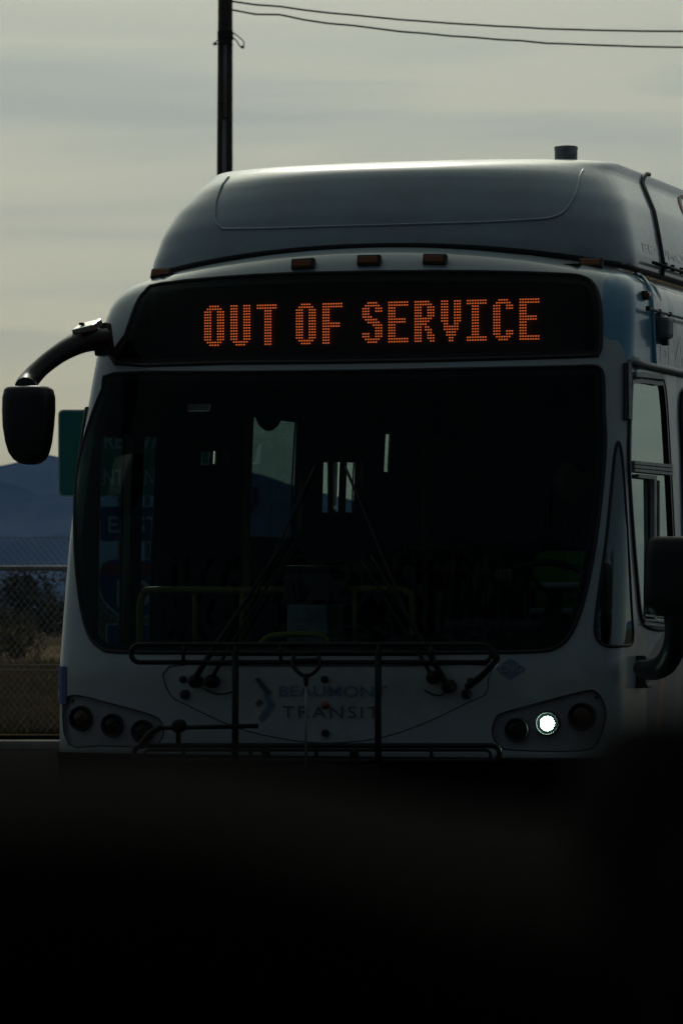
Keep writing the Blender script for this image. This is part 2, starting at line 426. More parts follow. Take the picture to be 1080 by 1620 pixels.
HATCH = pxpoly(BODY, [(268, 1054), (400, 1053), (515, 1053), (640, 1053), (770, 1052), (772, 1074), (768, 1098), (740, 1112), (670, 1145), (600, 1168), (515, 1176), (440, 1168), (370, 1150), (300, 1118), (268, 1098)], 3, S0=-.6)
holes = [WS, DS, QW, DW, W2] + W3 + DG + LW
polys = [BP, HATCH, HL, HR] + holes
V, reg = skin(BODY, -(LA + 9.6), LA + 9.6, .64, 2.98, polys)
body = region(BODY, V, reg[-1], 'body_shell', None, bus)
region(BODY, V, reg[0], 'corner_panel', M['blue'], bus)['label'] = 'blue front corner panel'
region(BODY, V, reg[1], 'access_hatch', M['white'], bus, -.004)
lin = [f for k, F in reg.items() if k <= 3 for f in F]
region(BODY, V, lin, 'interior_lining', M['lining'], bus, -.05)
for k in (2, 3):
    region(BODY, V, reg[k], 'headlight_bezel', M['bezel'], bus, -.018); skirt(BODY, polys[k], 'bezel_rim', 0.002, -.02, M['bezel'], bus)
    line_on(BODY, polys[k], 'bezel_seam', .0028, M['rubber'], bus, 0)
line_on(BODY, HATCH, 'hatch_seam', .0025, M['rubber'], bus, -.001)
# livery of the side: pale blue over white with sweeping coral and blue bands
m = bpy.data.materials.new('livery_paint'); m.use_nodes = True; t = m.node_tree; b = t.nodes['Principled BSDF']
b.inputs['Roughness'].default_value = .34; b.inputs['Coat Weight'].default_value = .8; b.inputs['Coat Roughness'].default_value = .08
tcn = t.nodes.new('ShaderNodeTexCoord'); sx = t.nodes.new('ShaderNodeSeparateXYZ'); t.links.new(tcn.outputs['Object'], sx.inputs[0])
def mm(op, a, b_=None, c_=None):
    n = t.nodes.new('ShaderNodeMath'); n.operation = op
    for i, v_ in enumerate((a, b_, c_)):
        if v_ is None: continue
        if isinstance(v_, (int, float)): n.inputs[i].default_value = v_
        else: t.links.new(v_, n.inputs[i])
    return n.outputs[0]
def mixc(f, a, c):
    n = t.nodes.new('ShaderNodeMix'); n.data_type = 'RGBA'; t.links.new(f, n.inputs[0])
    for i, v_ in ((6, a), (7, c)):
        if isinstance(v_, tuple): n.inputs[i].default_value = (*v_, 1)
        else: t.links.new(v_, n.inputs[i])
    return n.outputs[2]
yy, zz, xx = sx.outputs['Y'], sx.outputs['Z'], sx.outputs['X']
nse = t.nodes.new('ShaderNodeTexNoise'); nse.inputs['Scale'].default_value = 3.5; nse.inputs['Detail'].default_value = 7; nse.inputs['Roughness'].default_value = .62
t.links.new(tcn.outputs['Object'], nse.inputs['Vector'])
dirt = mm('SMOOTHSTEP', nse.outputs['Fac'], .35, .7) if False else mm('MULTIPLY', nse.outputs['Fac'], 1.0)
white = mixc(dirt, (.35, .42, .44), (.47, .57, .59))
side = mm('GREATER_THAN', mm('ABSOLUTE', xx), 1.215)
pale = mixc(mm('GREATER_THAN', yy, .98), (.30, .48, .58), (.56, .66, .68))
low = mixc(mm('LESS_THAN', mm('ADD', zz, mm('MULTIPLY', yy, -.35)), .86), pale, (.06, .13, .26))
rad = mm('SQRT', mm('ADD', mm('POWER', mm('SUBTRACT', yy, 0.1), 2.0), mm('POWER', mm('MULTIPLY', mm('SUBTRACT', zz, 2.1), .55), 2.0)))
band = mm('LESS_THAN', mm('ABSOLUTE', mm('SUBTRACT', rad, 1.06)), .035)
low2 = mixc(band, low, (.42, .20, .17))
band2 = mm('LESS_THAN', mm('ABSOLUTE', mm('SUBTRACT', rad, 1.32)), .05)
low3 = mixc(band2, low2, (.10, .19, .30))
onside = mm('MULTIPLY', side, mm('GREATER_THAN', yy, .66))
t.links.new(mixc(onside, white, low3), b.inputs['Base Color'])
bp = t.nodes.new('ShaderNodeBump'); bp.inputs['Strength'].default_value = .04; bp.inputs['Distance'].default_value = .02
n2 = t.nodes.new('ShaderNodeTexNoise'); n2.inputs['Scale'].default_value = 2.2; t.links.new(tcn.outputs['Object'], n2.inputs['Vector'])
t.links.new(n2.outputs['Fac'], bp.inputs['Height']); t.links.new(bp.outputs[0], b.inputs['Normal'])
body.data.materials.append(m)
# black bumper below the painted skin, skirts along the sides
V2, reg2 = skin(BODY, -(LA + 9.6), LA + 9.6, .30, .638, [], .06, .06)
region(BODY, V2, [f for f in reg2[-1] if abs(V2[f[0]].x) <= LA + .1], 'front_bumper', M['bumper'], bus, .008)
region(BODY, V2, [f for f in reg2[-1] if abs(V2[f[0]].x) > LA + .1], 'side_skirt', M['white'], bus, 0)
tube('bumper_lip', [BODY.pt(s, .65, .004) for s in np.linspace(-LA - .05, LA + .05, 60)], .014, M['bumper'], bus, 8)
# glazing
wsf = [f for k, F in reg.items() if k == 4 for f in F]
region(BODY, V, wsf, 'windshield', M['ws'], bus, .004)
def ring_on(surf, poly, name, w_, m, parent, off):    # flat band running inside an outline
    n = len(poly); cx = sum(p[0] for p in poly) / n; A = [Vector(p) for p in poly]; B = []
    area = sum(A[i].x * A[(i + 1) % n].y - A[(i + 1) % n].x * A[i].y for i in range(n))
    for i in range(n):
        d = (A[(i + 1) % n] - A[(i - 1) % n]).normalized(); nn = Vector((-d.y, d.x)) * (1 if area > 0 else -1)
        B.append(A[i] + nn * w_)
    vs = [surf.pt(p.x, p.y, off) for p in A] + [surf.pt(p.x, p.y, off) for p in B]
    return mk(name, vs, [(i, (i + 1) % n, n + (i + 1) % n, n + i) for i in range(n)], m, parent, True)
ring_on(BODY, WS, 'windshield_border', .035, M['black'], bus, -.004)
line_on(BODY, WS, 'windshield_gasket', .009, M['rubber'], bus, .002)
region(BODY, V, reg[5], 'destination_window', M['dest'], bus, .003)
line_on(BODY, DS, 'destination_gasket', .010, M['rubber'], bus, .002)
ring_on(BODY, DS, 'destination_border', .03, M['black'], bus, -.006)
region(BODY, V, reg[6], 'quarter_window', M['quarterglass'], bus, .002); line_on(BODY, QW, 'quarter_window_gasket', .008, M['rubber'], bus)
def window(surf, V_, faces, poly, gl, par, framew=.035, r=.012):
    wd = line_on(surf, poly, 'window', r, M['rubber'], par, .004)
    if faces: region(surf, V_, faces, 'pane', gl, wd, -.006)
    ring_on(surf, poly, 'window_frame', framew, M['alu'], wd, .008)
    return wd
dw = window(BODY, V, reg.get(7), DW, M['sideglass'], bus, .026, .008)
tube('window_post', [(-1.25, LX(511, 770, -1.29).y, 1.5), (-1.25, LX(511, 770, -1.29).y, 2.3)], .016, M['rubber'], bus, 6)
def sb(name, x0, x1, y0, y1, m, par, off=.0, th=.02):     # bar on the visible side given by pixels
    P = [BODY.inv(x, y, LA + .3, 1.8) for x, y in ((x0, y0), (x1, y0 + (x1 - x0) * .1), (x1, y1 + (x1 - x0) * .1), (x0, y1))]
    vs = [BODY.pt(a, b_, off) for a, b_ in P] + [BODY.pt(a, b_, off + th) for a, b_ in P]
    return mk(name, vs, [(0, 3, 2, 1), (4, 5, 6, 7), (0, 1, 5, 4), (1, 2, 6, 5), (2, 3, 7, 6), (3, 0, 4, 7)], m, par)
for k, (a, b_) in enumerate(((729, 734), (735.5, 740), (741.5, 746))): sb('window_transom', 997, 1058, a, b_, M['alu'], dw)
sb('sliding_frame', 1028, 1032, 752, 980, M['alu'], dw); sb('sliding_frame', 1003, 1028, 750, 756, M['alu'], dw); sb('sliding_frame', 1034, 1036.5, 760, 975, M['rubber'], dw)
for a in (972, 979, 986): sb('window_track', 1014, 1060, a, a + 3, M['alu'], dw)
sb('window_hood', 1000, 1046, 588, 596, M['alu'], dw)
window(BODY, V, reg.get(8), W2, M['sideglass'], bus)
for k in range(5): window(BODY, V, reg.get(9 + k), W3[k], M['sideglass'], bus)
door = line_on(BODY, dens(DOOR, .1), 'front_door', .012, M['rubber'], bus, .003)
for k in range(2):
    region(BODY, V, reg[14 + k], 'door_glass', M['frontdoorglass'], door, 0); ring_on(BODY, dens(DG[k], .08), 'door_frame', .02, M['plastic'], door, -.012)
for k in range(len(LW)):
    if reg.get(16 + k): window(BODY, V, reg[16 + k], dens(LW[k], .05), M['clearglass'] if k in (1, 4, 5, 6) else M['doorglass'], bus, .006, .004)
# gaskets, gutter rail, corner strip
SG = BODY.inv(1031, 500, LA + .2, 2.6)[0]
pts = [BODY.inv(x, y, LA, 2.7) for x, y in ((1003, 421), (1016, 432), (1025, 455), (1030, 490), (1032, 530), (1034, 576))]
tube('corner_gasket', smooth_path([BODY.pt(a, b_, .004) for a, b_ in pts], 6), .011, M['blue'], bus, 8)
zr = BODY.inv(1000, 574, LA, 2.4)[1]
tube('gutter_rail', [BODY.pt(BODY.S_at(1, y, zr), zr, .018) for y in (.52, .7, .9, 1.2, 1.6, 3, 6, 9.5)], .016, M['alu'], bus, 8)
sb('corner_strip', 985, 989, 575, 664, M['rubber'], bus, .002, .014); sb('corner_strip', 990, 994, 574, 664, M['alu'], bus, .002, .018)
# floor, ceiling, rear of the bus
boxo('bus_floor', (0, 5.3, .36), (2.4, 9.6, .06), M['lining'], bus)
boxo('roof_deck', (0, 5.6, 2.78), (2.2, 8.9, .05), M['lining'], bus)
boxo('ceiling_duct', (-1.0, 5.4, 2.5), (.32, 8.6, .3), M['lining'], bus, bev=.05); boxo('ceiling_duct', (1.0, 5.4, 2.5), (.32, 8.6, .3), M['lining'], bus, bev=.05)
boxo('rear_wall', (0, 10.25, 1.7), (2.52, .12, 2.7), M['white'], bus, bev=.04)
for sx_ in (-1, 1):
    for yw in (2.75, 8.2):
        mt = Matrix.Translation((sx_ * 1.13, yw, .48)) @ Matrix.Rotation(R(90) * sx_, 4, 'Y')
        wh = latheo('wheel', [(.3, -.12), (.46, -.13), (.48, -.10), (.48, .10), (.46, .135), (.3, .13)], mt, M['tyre'], bus)
        latheo('rim', [(.05, .06), (.2, .05), (.29, .12), (.30, .13), (.30, -.1)][::-1], mt, M['alu'], wh)

# --- roof fairing over the gas tanks
PAN = pxpoly(ROOF, [(358, 282), (400, 280), (520, 277), (640, 274), (780, 270), (900, 266), (922, 267), (912, 300), (896, 330), (880, 342), (850, 347), (740, 352), (600, 356), (460, 360), (355, 362), (342, 352), (341, 330), (350, 296)], 3, S0=-.5)
V3, reg3 = skin(ROOF, -(LA + 8.4), LA + 8.4, 0, 1.49, [], .05, .04)
mroof = mat('fairing_paint', (.38, .50, .56), .22, coat=.8, dirt=(.34, .40, .45), vscale=3.5, bump=.03, bscale=3)
roof = region(ROOF, V3, reg3[-1], 'roof_fairing', mroof, bus)
_n = len(PAN); _k = [i for i in range(_n) if True]
CR = [ROOF.inv(a, b, (a - 520) / 350, .28 + (360 - b) * .003) for a, b in [(362, 279), (352, 292), (345, 310), (341, 332), (341, 348), (348, 358), (362, 362), (460, 360), (600, 356), (740, 352), (845, 347), (878, 342), (896, 330), (912, 300), (922, 268)]]
CR = [(p.x, p.y) for p in smooth_path([(a, b, 0) for a, b in CR], 6)]
tube('fairing_crease', [ROOF.pt(a, b, .002) for a, b in CR], .0055, mroof, roof, 6)
tube('fairing_shadow_gap', [ROOF.pt(s, .0, -.012) for s in np.linspace(-LA - .1, LA + 2.5, 90)], .017, M['rubber'], bus, 6)
SF = ROOF.inv(1034, 340, LA + .3, .3)[0]
tube('fairing_seam', [ROOF.pt(SF, v, .004) for v in np.linspace(0, .9, 26)], .011, M['rubber'], roof, 6)
mt = Matrix.Translation(LP(895, 243, 1.42)); mt.translation.z = 3.385
latheo('roof_vent_cap', [(.057, 0), (.057, .012), (.053, .016), (.053, .068), (.055, .068), (.055, .082), (.05, .086), (0.001, .086)], mt, M['galv'], roof)
# side handrail and clips at the foot of the fairing
a = [ROOF.pt(SF + d, .045, .03) for d in (-.30, .1, .8, 2)]
tube('fairing_latch_bar', a, .008, M['blackmetal'], roof, 6)
for d in (-.02, .12, .3): boxo('latch', ROOF.pt(SF + d, .05, .02), (.014, .03, .03), M['blackmetal'], roof)
a = [BODY.pt(BODY.S_at(1, y, 2.66), 2.66, .03) for y in (.80, 1.0, 1.2, 1.8)]
tube('side_roof_rail', a, .008, M['alu'], bus, 6)
for p in (a[0], a[1], a[2]): boxo('rail_clip', p, (.018, .03, .02), M['blackmetal'], bus)
# round emblem on the fairing side, a ring running out of the picture
def ringvs(cs, cv, r0, r1, a0, a1, n=30):
    vs = []; fs = []
    for k in range(n + 1):
        a_ = a0 + (a1 - a0) * k / n
        for r_ in (r0, r1): vs.append(ROOF.pt(cs + math.cos(a_) * r_, cv + math.sin(a_) * r_, .004))
    for k in range(n): fs.append((2 * k, 2 * k + 1, 2 * k + 3, 2 * k + 2))
    return vs, fs
cs_, cv_ = ROOF.inv(1078, 335, LA + .8, .3)
vs, fs = ringvs(cs_ + .19, cv_ + .01, .13, .18, 0, 2 * math.pi); mk('side_emblem', vs, fs, M['coral'], roof)
fit_text('BEAUMONT', 0, 1.5, 0, .15, lambda x, z: BODY.pt(BODY.S_at(1, 1.09 + x, 2.48), 2.43 + z, .0012), 'side_lettering', M['textpale'], bus, .02)
fit_text('BEAUMONT', 0, 1.1, 0, .05, lambda x, z: ROOF.pt(SF - .35 + x, .10 + z, .0015), 'fairing_lettering', M['textpale'], roof, .02)

# --- amber clearance lamps along the brow
for px, py in ((256, 434), (481, 419), (585, 413.5), (689, 412), (935, 419)):
    S, v = BODY.inv(px, py, (px - 517) / 350, 2.85)
    P = BODY.pt(S, v); n = BODY.nrm(S, v); tx = (BODY.pt(S + .02, v) - BODY.pt(S - .02, v)).normalized(); ty = n.cross(tx)
    n = (n * .35 + Vector((0, -1, 0)) * .65).normalized(); tx = (tx - n * tx.dot(n)).normalized(); ty = n.cross(tx)
    rot = Matrix((tx, ty, n)).transposed()
    f = boxo('clearance_lamp', P + n * .010, (.110, .050, .034), M['plastic'], bus, rot, .006)
    boxo('lamp_lens', P + n * .022, (.09, .034, .02), M['amber'], f, rot, .006)
S, v = BODY.inv(1018, 468, LA + .1, 2.6); P = BODY.pt(S, v, .01)
f = boxo('side_marker_lamp', P, (.035, .06, .04), M['plastic'], bus, bev=.008); boxo('lamp_lens', P + Vector((.012, -.01, 0)), (.025, .045, .026), M['amber'], f, bev=.008)
S, v = BODY.inv(1036, 518, LA + .3, 2.5); P = BODY.pt(S, v, .0)
f = boxo('side_camera', P + Vector((.04, .03, 0)), (.06, .10, .10), M['galv'], bus, bev=.02)
boxo('camera_bracket', P + Vector((.0, .05, .0)), (.05, .09, .14), M['galv'], f, bev=.01); boxo('camera_foot', P + Vector((.04, .03, -.065)), (.03, .03, .03), M['plastic'], f)

# --- headlamps
def lamp(px, py, r, kind, S0):
    S, v = BODY.inv(px, py, S0, .8); P = BODY.pt(S, v, -.018); n = BODY.nrm(S, v)
    n = (n * .35 + Vector((0, -1, 0)) * .65).normalized()
    mt = Matrix.Translation(P) @ n.to_track_quat('Z', 'Y').to_matrix().to_4x4()
    r = r / 360
    h = latheo('headlight', [(r * .84, .006), (r * .9, .026), (r, .026), (r * 1.04, .014), (r * 1.04, -.05), (r * .84, -.05)], mt, M['rubber'], bus)
    if kind == 'amber':
        latheo('lens', [(r * .85, .0), (r * .85, .012), (r * .6, .02), (0.001, .024)], mt, M['amberdark'], h); h.name = 'turn_signal'
    elif kind == 'lit':
        latheo('lit_lens', [(r * .60, .004), (r * .62, .014), (r * .45, .026), (0.001, .032)], mt, M['lit'], h); latheo('lamp_bowl', [(r * .86, .016), (r * .74, .004), (r * .60, .0)], mt, M['bowl'], h); h['label'] = 'headlight that is switched on'
    else:
        latheo('reflector', [(r * .84, .006), (r * .7, -.015), (r * .45, -.035), (r * .2, -.045), (r * .12, -.045)], mt, M['reflector'], h)
        latheo('bulb_cap', [(r * .26, -.045), (r * .26, -.01), (r * .18, .0), (0.001, .002)], mt, M['reflector'], h)
        latheo('lens', [(r * .84, .012), (r * .6, .02), (0.001, .024)], mt, M['lens'], h)
lamp(126, 1137, 20, 'amber', -1.2); lamp(176, 1148, 18.5, 'low', -1); lamp(224, 1158, 18.5, 'high', -.8)
lamp(817, 1155, 18.5, 'high', .9); lamp(866, 1145, 19, 'lit', 1.05); lamp(921, 1134, 21, 'amber', 1.2)
for px, py in ((111, 1109), (944, 1104)):
    S, v = BODY.inv(px, py, 1.2 if px > 500 else -1.25, .9); latheo('bezel_screw', [(.006, 0), (.006, .004), (.001, .005)], Matrix.Translation(BODY.pt(S, v, -.017)) @ Matrix.Rotation(R(90), 4, 'X'), M['rubber'], bus, 10)

# --- bolts, logo, CNG diamond
for px, py, r in ((290, 1075, 6), (293, 1099, 8), (745, 1078, 6), (738, 1098, 8), (514, 1075, 6), (515, 1160, 6)):
    S, v = BODY.inv(px, py, (px - 517) / 350, .95)
    latheo('rubber_stop', [(r / 360, 0), (r / 360, .012), (r / 500, .018), (.001, .018)], Matrix.Translation(BODY.pt(S, v)) @ Matrix.Rotation(R(90), 4, 'X'), M['rubber'], bus, 14)
S, v = BODY.inv(515, 1116, 0, .9); latheo('amber_marker', [(.018, 0), (.018, .012), (.001, .016)], Matrix.Translation(BODY.pt(S, v)) @ Matrix.Rotation(R(90), 4, 'X'), M['amber'], bus, 14)
def onfront(x, z): # metres on the front skin
    zz_, Y0, W, c, k = BODY.par(z); y = Y0 + c * (1 - (1 - min(.999, abs(x) / W) ** NEXP) ** (1 / NEXP)); return Vector((x, y - .0045, z))
def fx(px, py): p = BODY.pt(*BODY.inv(px, py, (px - 517) / 350, .95)); return p.x, p.z
x0, z1 = fx(442, 1085); x1, z0 = fx(612, 1103); fit_text('BEAUMONT', x0, x1, z0, z1, onfront, 'front_lettering', M['textblue'], bus, .004)
x0, z1 = fx(447, 1117); x1, z0 = fx(600, 1137); fit_text('TRANSIT', x0, x1, z0, z1, onfront, 'front_lettering', M['textdark'], bus, 0, 1.25)
def decal(name, pts, m, off=.0):
    P = [fx(*p) for p in pts]; return mk(name, [onfront(*p) - Vector((0, off, 0)) for p in P], [tuple(range(len(P)))[::-1]], m, bus)
decal('chevron_logo', [(403, 1074), (410, 1072), (430, 1097), (422, 1101)], M['textdark']); decal('chevron_logo', [(404, 1113), (411, 1106), (417, 1111), (409, 1119)], M['textdark'])
decal('chevron_logo', [(417, 1099), (424, 1097), (435, 1115), (415, 1143), (408, 1137), (424, 1115)], M['textblue'])
decal('gas_fuel_diamond', [(784, 1058), (807, 1041), (832, 1058), (807, 1075)], M['textblue'])
x0, z1 = fx(790, 1051); x1, z0 = fx(825, 1064); fit_text('CNG', x0, x1, z0, z1, lambda x, z: onfront(x, z) - Vector((0, .002, 0)), 'gas_fuel_lettering', M['bezel'], bus, .01)
# wheelchair sticker wrapped round the door-side corner
ya = -LA + .03
vs = []; fs = []
for i in range(7):
    for z in (.88, 1.05): vs.append(BODY.pt(-LA - .05 + i * .03, z, .004))
for i in range(6): fs.append((2 * i, 2 * i + 2, 2 * i + 3, 2 * i + 1))
mk('wheelchair_sticker', vs, fs, M['signblue'], bus)
def onleft(a, z): return BODY.pt(-LA - .04 + a, z, .006)
vs = []; fs = []
for k in range(16):
    a_ = k / 15 * 4.6 + 2.2
    for r_ in (.035, .045): vs.append(onleft(.06 + math.cos(a_) * r_, .93 + math.sin(a_) * r_))
for k in range(15): fs.append((2 * k, 2 * k + 1, 2 * k + 3, 2 * k + 2))
mk('wheelchair_symbol', vs, fs, M['signwhite'], bus)
mk('wheelchair_symbol', [onleft(.045, .94), onleft(.06, .94), onleft(.065, .99), onleft(.05, 1.0), onleft(.1, .95), onleft(.1, .96)], [(0, 1, 2, 3), (0, 1, 4, 5)], M['signwhite'], bus)

# --- destination sign
sgn = boxo('destination_sign', (.0, .70, 2.60), (2.0, .05, .52), M['black'], bus)
boxo('sign_housing', (0, .66, 2.33), (2.1, .36, .03), M['black'], sgn); boxo('sign_housing', (0, .95, 2.6), (1.9, .04, .5), M['black'], sgn)
for s_ in (-1, 1): boxo('sign_housing', (s_ * 1.02, .78, 2.56), (.03, .3, .44), M['black'], sgn)
O = ['..XXXX..', '.XXXXXX.'] + ['XXX..XXX'] * 11 + ['.XXXXXX.', '..XXXX..']
U = ['XXX..XXX'] * 13 + ['.XXXXXX.', '..XXXX..']
T = ['XXXXXXXX'] * 2 + ['...XXX..'] * 13
F = ['XXXXXXXX'] * 2 + ['XXX.....'] * 5 + ['XXXXXXX.'] * 2 + ['XXX.....'] * 6
E = ['XXXXXXXX'] * 2 + ['XXX.....'] * 4 + ['XXXXXXX.'] * 2 + ['XXX.....'] * 5 + ['XXXXXXXX'] * 2
Sg = ['..XXXX..', '.XXXXXX.', 'XXX..XXX', 'XXX..XXX', 'XXX.....', 'XXXX....', '.XXXXX..', '..XXXXX.', '....XXXX', '.....XXX', '.....XXX', 'XXX..XXX', 'XXX..XXX', '.XXXXXX.', '..XXXX..']
Rr = ['XXXXXX..', 'XXXXXXX.'] + ['XXX..XXX'] * 4 + ['XXXXXXX.', 'XXXXXX..', 'XXXXX...', 'XXX.XX..', 'XXX.XXX.', 'XXX..XX.', 'XXX..XXX', 'XXX..XXX', 'XXX...XX']
Vv = ['XXX..XXX'] * 8 + ['.XX..XX.', '.XXXXXX.', '.XXXXXX.', '..XXXX..', '..XXXX..', '...XX...', '...XX...']
I_ = ['XXXXXXXX'] * 2 + ['..XXX...'] * 11 + ['XXXXXXXX'] * 2
Cc = ['..XXXX..', '.XXXXXX.', 'XXX..XXX', 'XXX..XXX'] + ['XXX.....'] * 7 + ['XXX..XXX', 'XXX..XXX', '.XXXXXX.', '..XXXX..']
YS = .66
base0 = LP(323, 548, YS); base1 = LP(853, 537, YS); top0 = LP(323, 484, YS)
zb = (base0.z + base1.z) / 2; ph = (top0.z - base0.z) / 14.6
lx = [323, 364.5, 406, 468, 510, 573, 614, 655.5, 697.5, 738, 780, 821.5]
for gx, G_ in zip(lx, [O, U, T, O, F, Sg, E, Rr, Vv, I_, Cc, E]):
    p0 = LP(gx, 515, YS).x; pw = (LP(gx + 32.5, 515, YS).x - p0) / 8
    vs = []; fs = []
    for r_, row in enumerate(G_):
        for c_, ch in enumerate(row):
            if ch != 'X': continue
            x = p0 + c_ * pw; z = zb + (14 - r_) * ph + ph * .2; b0 = len(vs); q = pw * .42; h = ph * .36
            vs += [(x, YS, z), (x + q, YS, z - .0008), (x + q + .001, YS, z + h), (x + .001, YS, z + h)]
            vs += [(a_[0], YS + .006, a_[2]) for a_ in vs[b0:b0 + 4]]
            fs += [(b0, b0 + 1, b0 + 2, b0 + 3), (b0, b0 + 4, b0 + 5, b0 + 1), (b0 + 1, b0 + 5, b0 + 6, b0 + 2), (b0 + 2, b0 + 6, b0 + 7, b0 + 3), (b0 + 3, b0 + 7, b0 + 4, b0)]
    mk('led_letter', vs, fs, M['led'], sgn)

# --- mirrors
def headloft(name, rows, yc, depth, m, par, cap=True):
    vs = []; fs = []; seg = 24
    for py, xa, xb, k in rows:
        a_ = LP(xa, py, yc); b_ = LP(xb, py, yc); cx = (a_.x + b_.x) / 2; hw = abs(b_.x - a_.x) / 2 / 1.0
        for j in range(seg):
            th = 2 * math.pi * j / seg; c_, s_ = math.cos(th), math.sin(th); e = 2 / 3.6
            vs.append((cx + hw * math.copysign(abs(c_) ** e, c_), yc + depth * k * math.copysign(abs(s_) ** e, s_), a_.z))
    n = len(rows)
    for i in range(n - 1):
        for j in range(seg): fs.append((i * seg + j, i * seg + (j + 1) % seg, (i + 1) * seg + (j + 1) % seg, (i + 1) * seg + j))
    fs.append(tuple(range(seg))[::-1]); fs.append(tuple((n - 1) * seg + j for j in range(seg)))
    return mk(name, vs, fs, m, par, True)
ym = -.12
mir = headloft('mirror', [(611, 22, 66, .5), (612.5, 15, 74, .8), (617, 11, 80, .95), (630, 8.5, 83, 1), (650, 8, 83, 1), (675, 9, 81, 1), (700, 13, 78, .95), (716, 18, 74, .9), (727, 25, 69, .75), (733, 33, 62, .5), (735, 42, 54, .3)], ym, .085, M['plastic'], bus)
mir['label'] = 'hanging mirror on the curved arm at the door side'
mg = [LP(x, y, ym + .083) for x, y in ((16, 625), (76, 625), (70, 715), (24, 715))]
mk('mirror_glass', [p + Vector((0, .006, 0)) for p in mg], [(0, 1, 2, 3)], M['chrome'], mir)
arm = [(163, 536), (140, 537), (118, 545), (92, 560), (64, 582), (44, 604), (40, 614)]
ar = [.056, .056, .050, .044, .042, .046, .050]
P = [LP(x, y, .38 - .5 * i / 6) for i, (x, y) in enumerate(arm)]
ar = np.interp(np.linspace(0, 6, 31), range(7), ar)
tube('mirror_arm', smooth_path(P, 5), list(ar), M['plastic'], mir, 14)
boxo('mirror_bracket', LP(163, 537, .40), (.07, .10, .15), M['plastic'], mir, Matrix.Rotation(R(-8), 3, 'Y'), .012)
bk = LP(138, 517, .27)
boxo('bracket_cover', bk, (.11, .13, .03), M['bright'], mir, Matrix.Rotation(R(-12), 3, 'Y') @ Matrix.Rotation(R(17), 3, 'X'), .008); boxo('bracket_bolt', bk + Vector((-.015, -.03, .012)), (.02, .02, .012), M['rubber'], mir)
mir2 = headloft('mirror', [(849, 1036, 1090, .6), (851, 1030, 1096, .85), (858, 1026, 1102, 1), (880, 1023, 1104, 1), (915, 1021, 1103, 1), (945, 1020.5, 1101, 1), (958, 1022, 1098, .95), (968, 1029, 1094, .8), (975, 1040, 1085, .5)], -.05, .09, M['plastic'], bus)
mir2['label'] = "driver-side mirror on an arm rising from below"
P = [LP(x, y, yl) for x, y, yl in ((1012, 1057, .25), (1030, 1060, .18), (1050, 1052, .08), (1064, 1030, 0), (1070, 1000, -.04), (1070, 965, -.05))]
tube('mirror_arm', smooth_path(P, 5), list(np.interp(np.linspace(0, 5, 26), range(6), [.036, .046, .05, .05, .05, .06])), M['plastic'], mir2, 14)
S, v = BODY.inv(1008, 1062, LA + .1, 1.05); boxo('mirror_bracket', BODY.pt(S, v, .02), (.05, .06, .14), M['plastic'], mir2, bev=.01)
boxo('bracket_foot', BODY.pt(S, v - .065, .02), (.07, .08, .02), M['plastic'], mir2, bev=.006)

# --- wipers
def wiper(px, py, tips, blade):
    wb = None
    for i, (ox, oy, tx, ty) in enumerate(tips):
        n = 9; P = []
        for k in range(n):
            t_ = k / (n - 1); x = ox + (tx - ox) * t_; y = oy + (ty - oy) * t_
            S, v = BODY.inv(x, y, (x - 517) / 350, max(1.0, 1.32 + (960 - y) / 350)); P.append(BODY.pt(S, v, .045))
        if wb is None: wb = tube('wiper', P, list(np.linspace(.015, .0045, n)), M['blackmetal'], bus, 8)
        else: tube('wiper_link_arm', P, list(np.linspace(.009, .004, n)), M['blackmetal'], wb, 8)
    n = 14; P = []
    for k in range(n):
        t_ = k / (n - 1); x = blade[0] + (blade[2] - blade[0]) * t_; y = blade[1] + (blade[3] - blade[1]) * t_
        S, v = BODY.inv(x, y, (x - 517) / 350, max(1.0, 1.32 + (960 - y) / 350)); P.append(BODY.pt(S, v, .022))
    tube('wiper_blade', P, .006, M['rubber'], wb, 6)
    for ox, oy, *_ in tips:
        S, v = BODY.inv(ox, oy, (ox - 517) / 350, .95); latheo('wiper_pivot', [(.03, 0), (.03, .04), (.018, .06), (.001, .062)], Matrix.Translation(BODY.pt(S, v)) @ Matrix.Rotation(R(90), 4, 'X'), M['blackmetal'], wb, 16)
    return wb
wiper(320, 1080, [(312, 1078, 462, 850), (338, 1078, 470, 862)], (392, 975, 500, 740))
wiper(705, 1080, [(712, 1086, 590, 880), (688, 1072, 575, 888)], (650, 985, 548, 740))
def fp(px, py, off): return BODY.pt(*BODY.inv(px, py, (px - 517) / 350, 1.0), off)
tube('washer_hose', smooth_path([fp(325, 1090, .01), fp(345, 1098, .02), fp(366, 1096, .02), fp(372, 1090, .01)], 5), .004, M['rubber'], bus, 6)
tube('washer_hose', smooth_path([fp(672, 1092, .01), fp(690, 1100, .02), fp(702, 1098, .02), fp(710, 1088, .01)], 5), .004, M['rubber'], bus, 6)

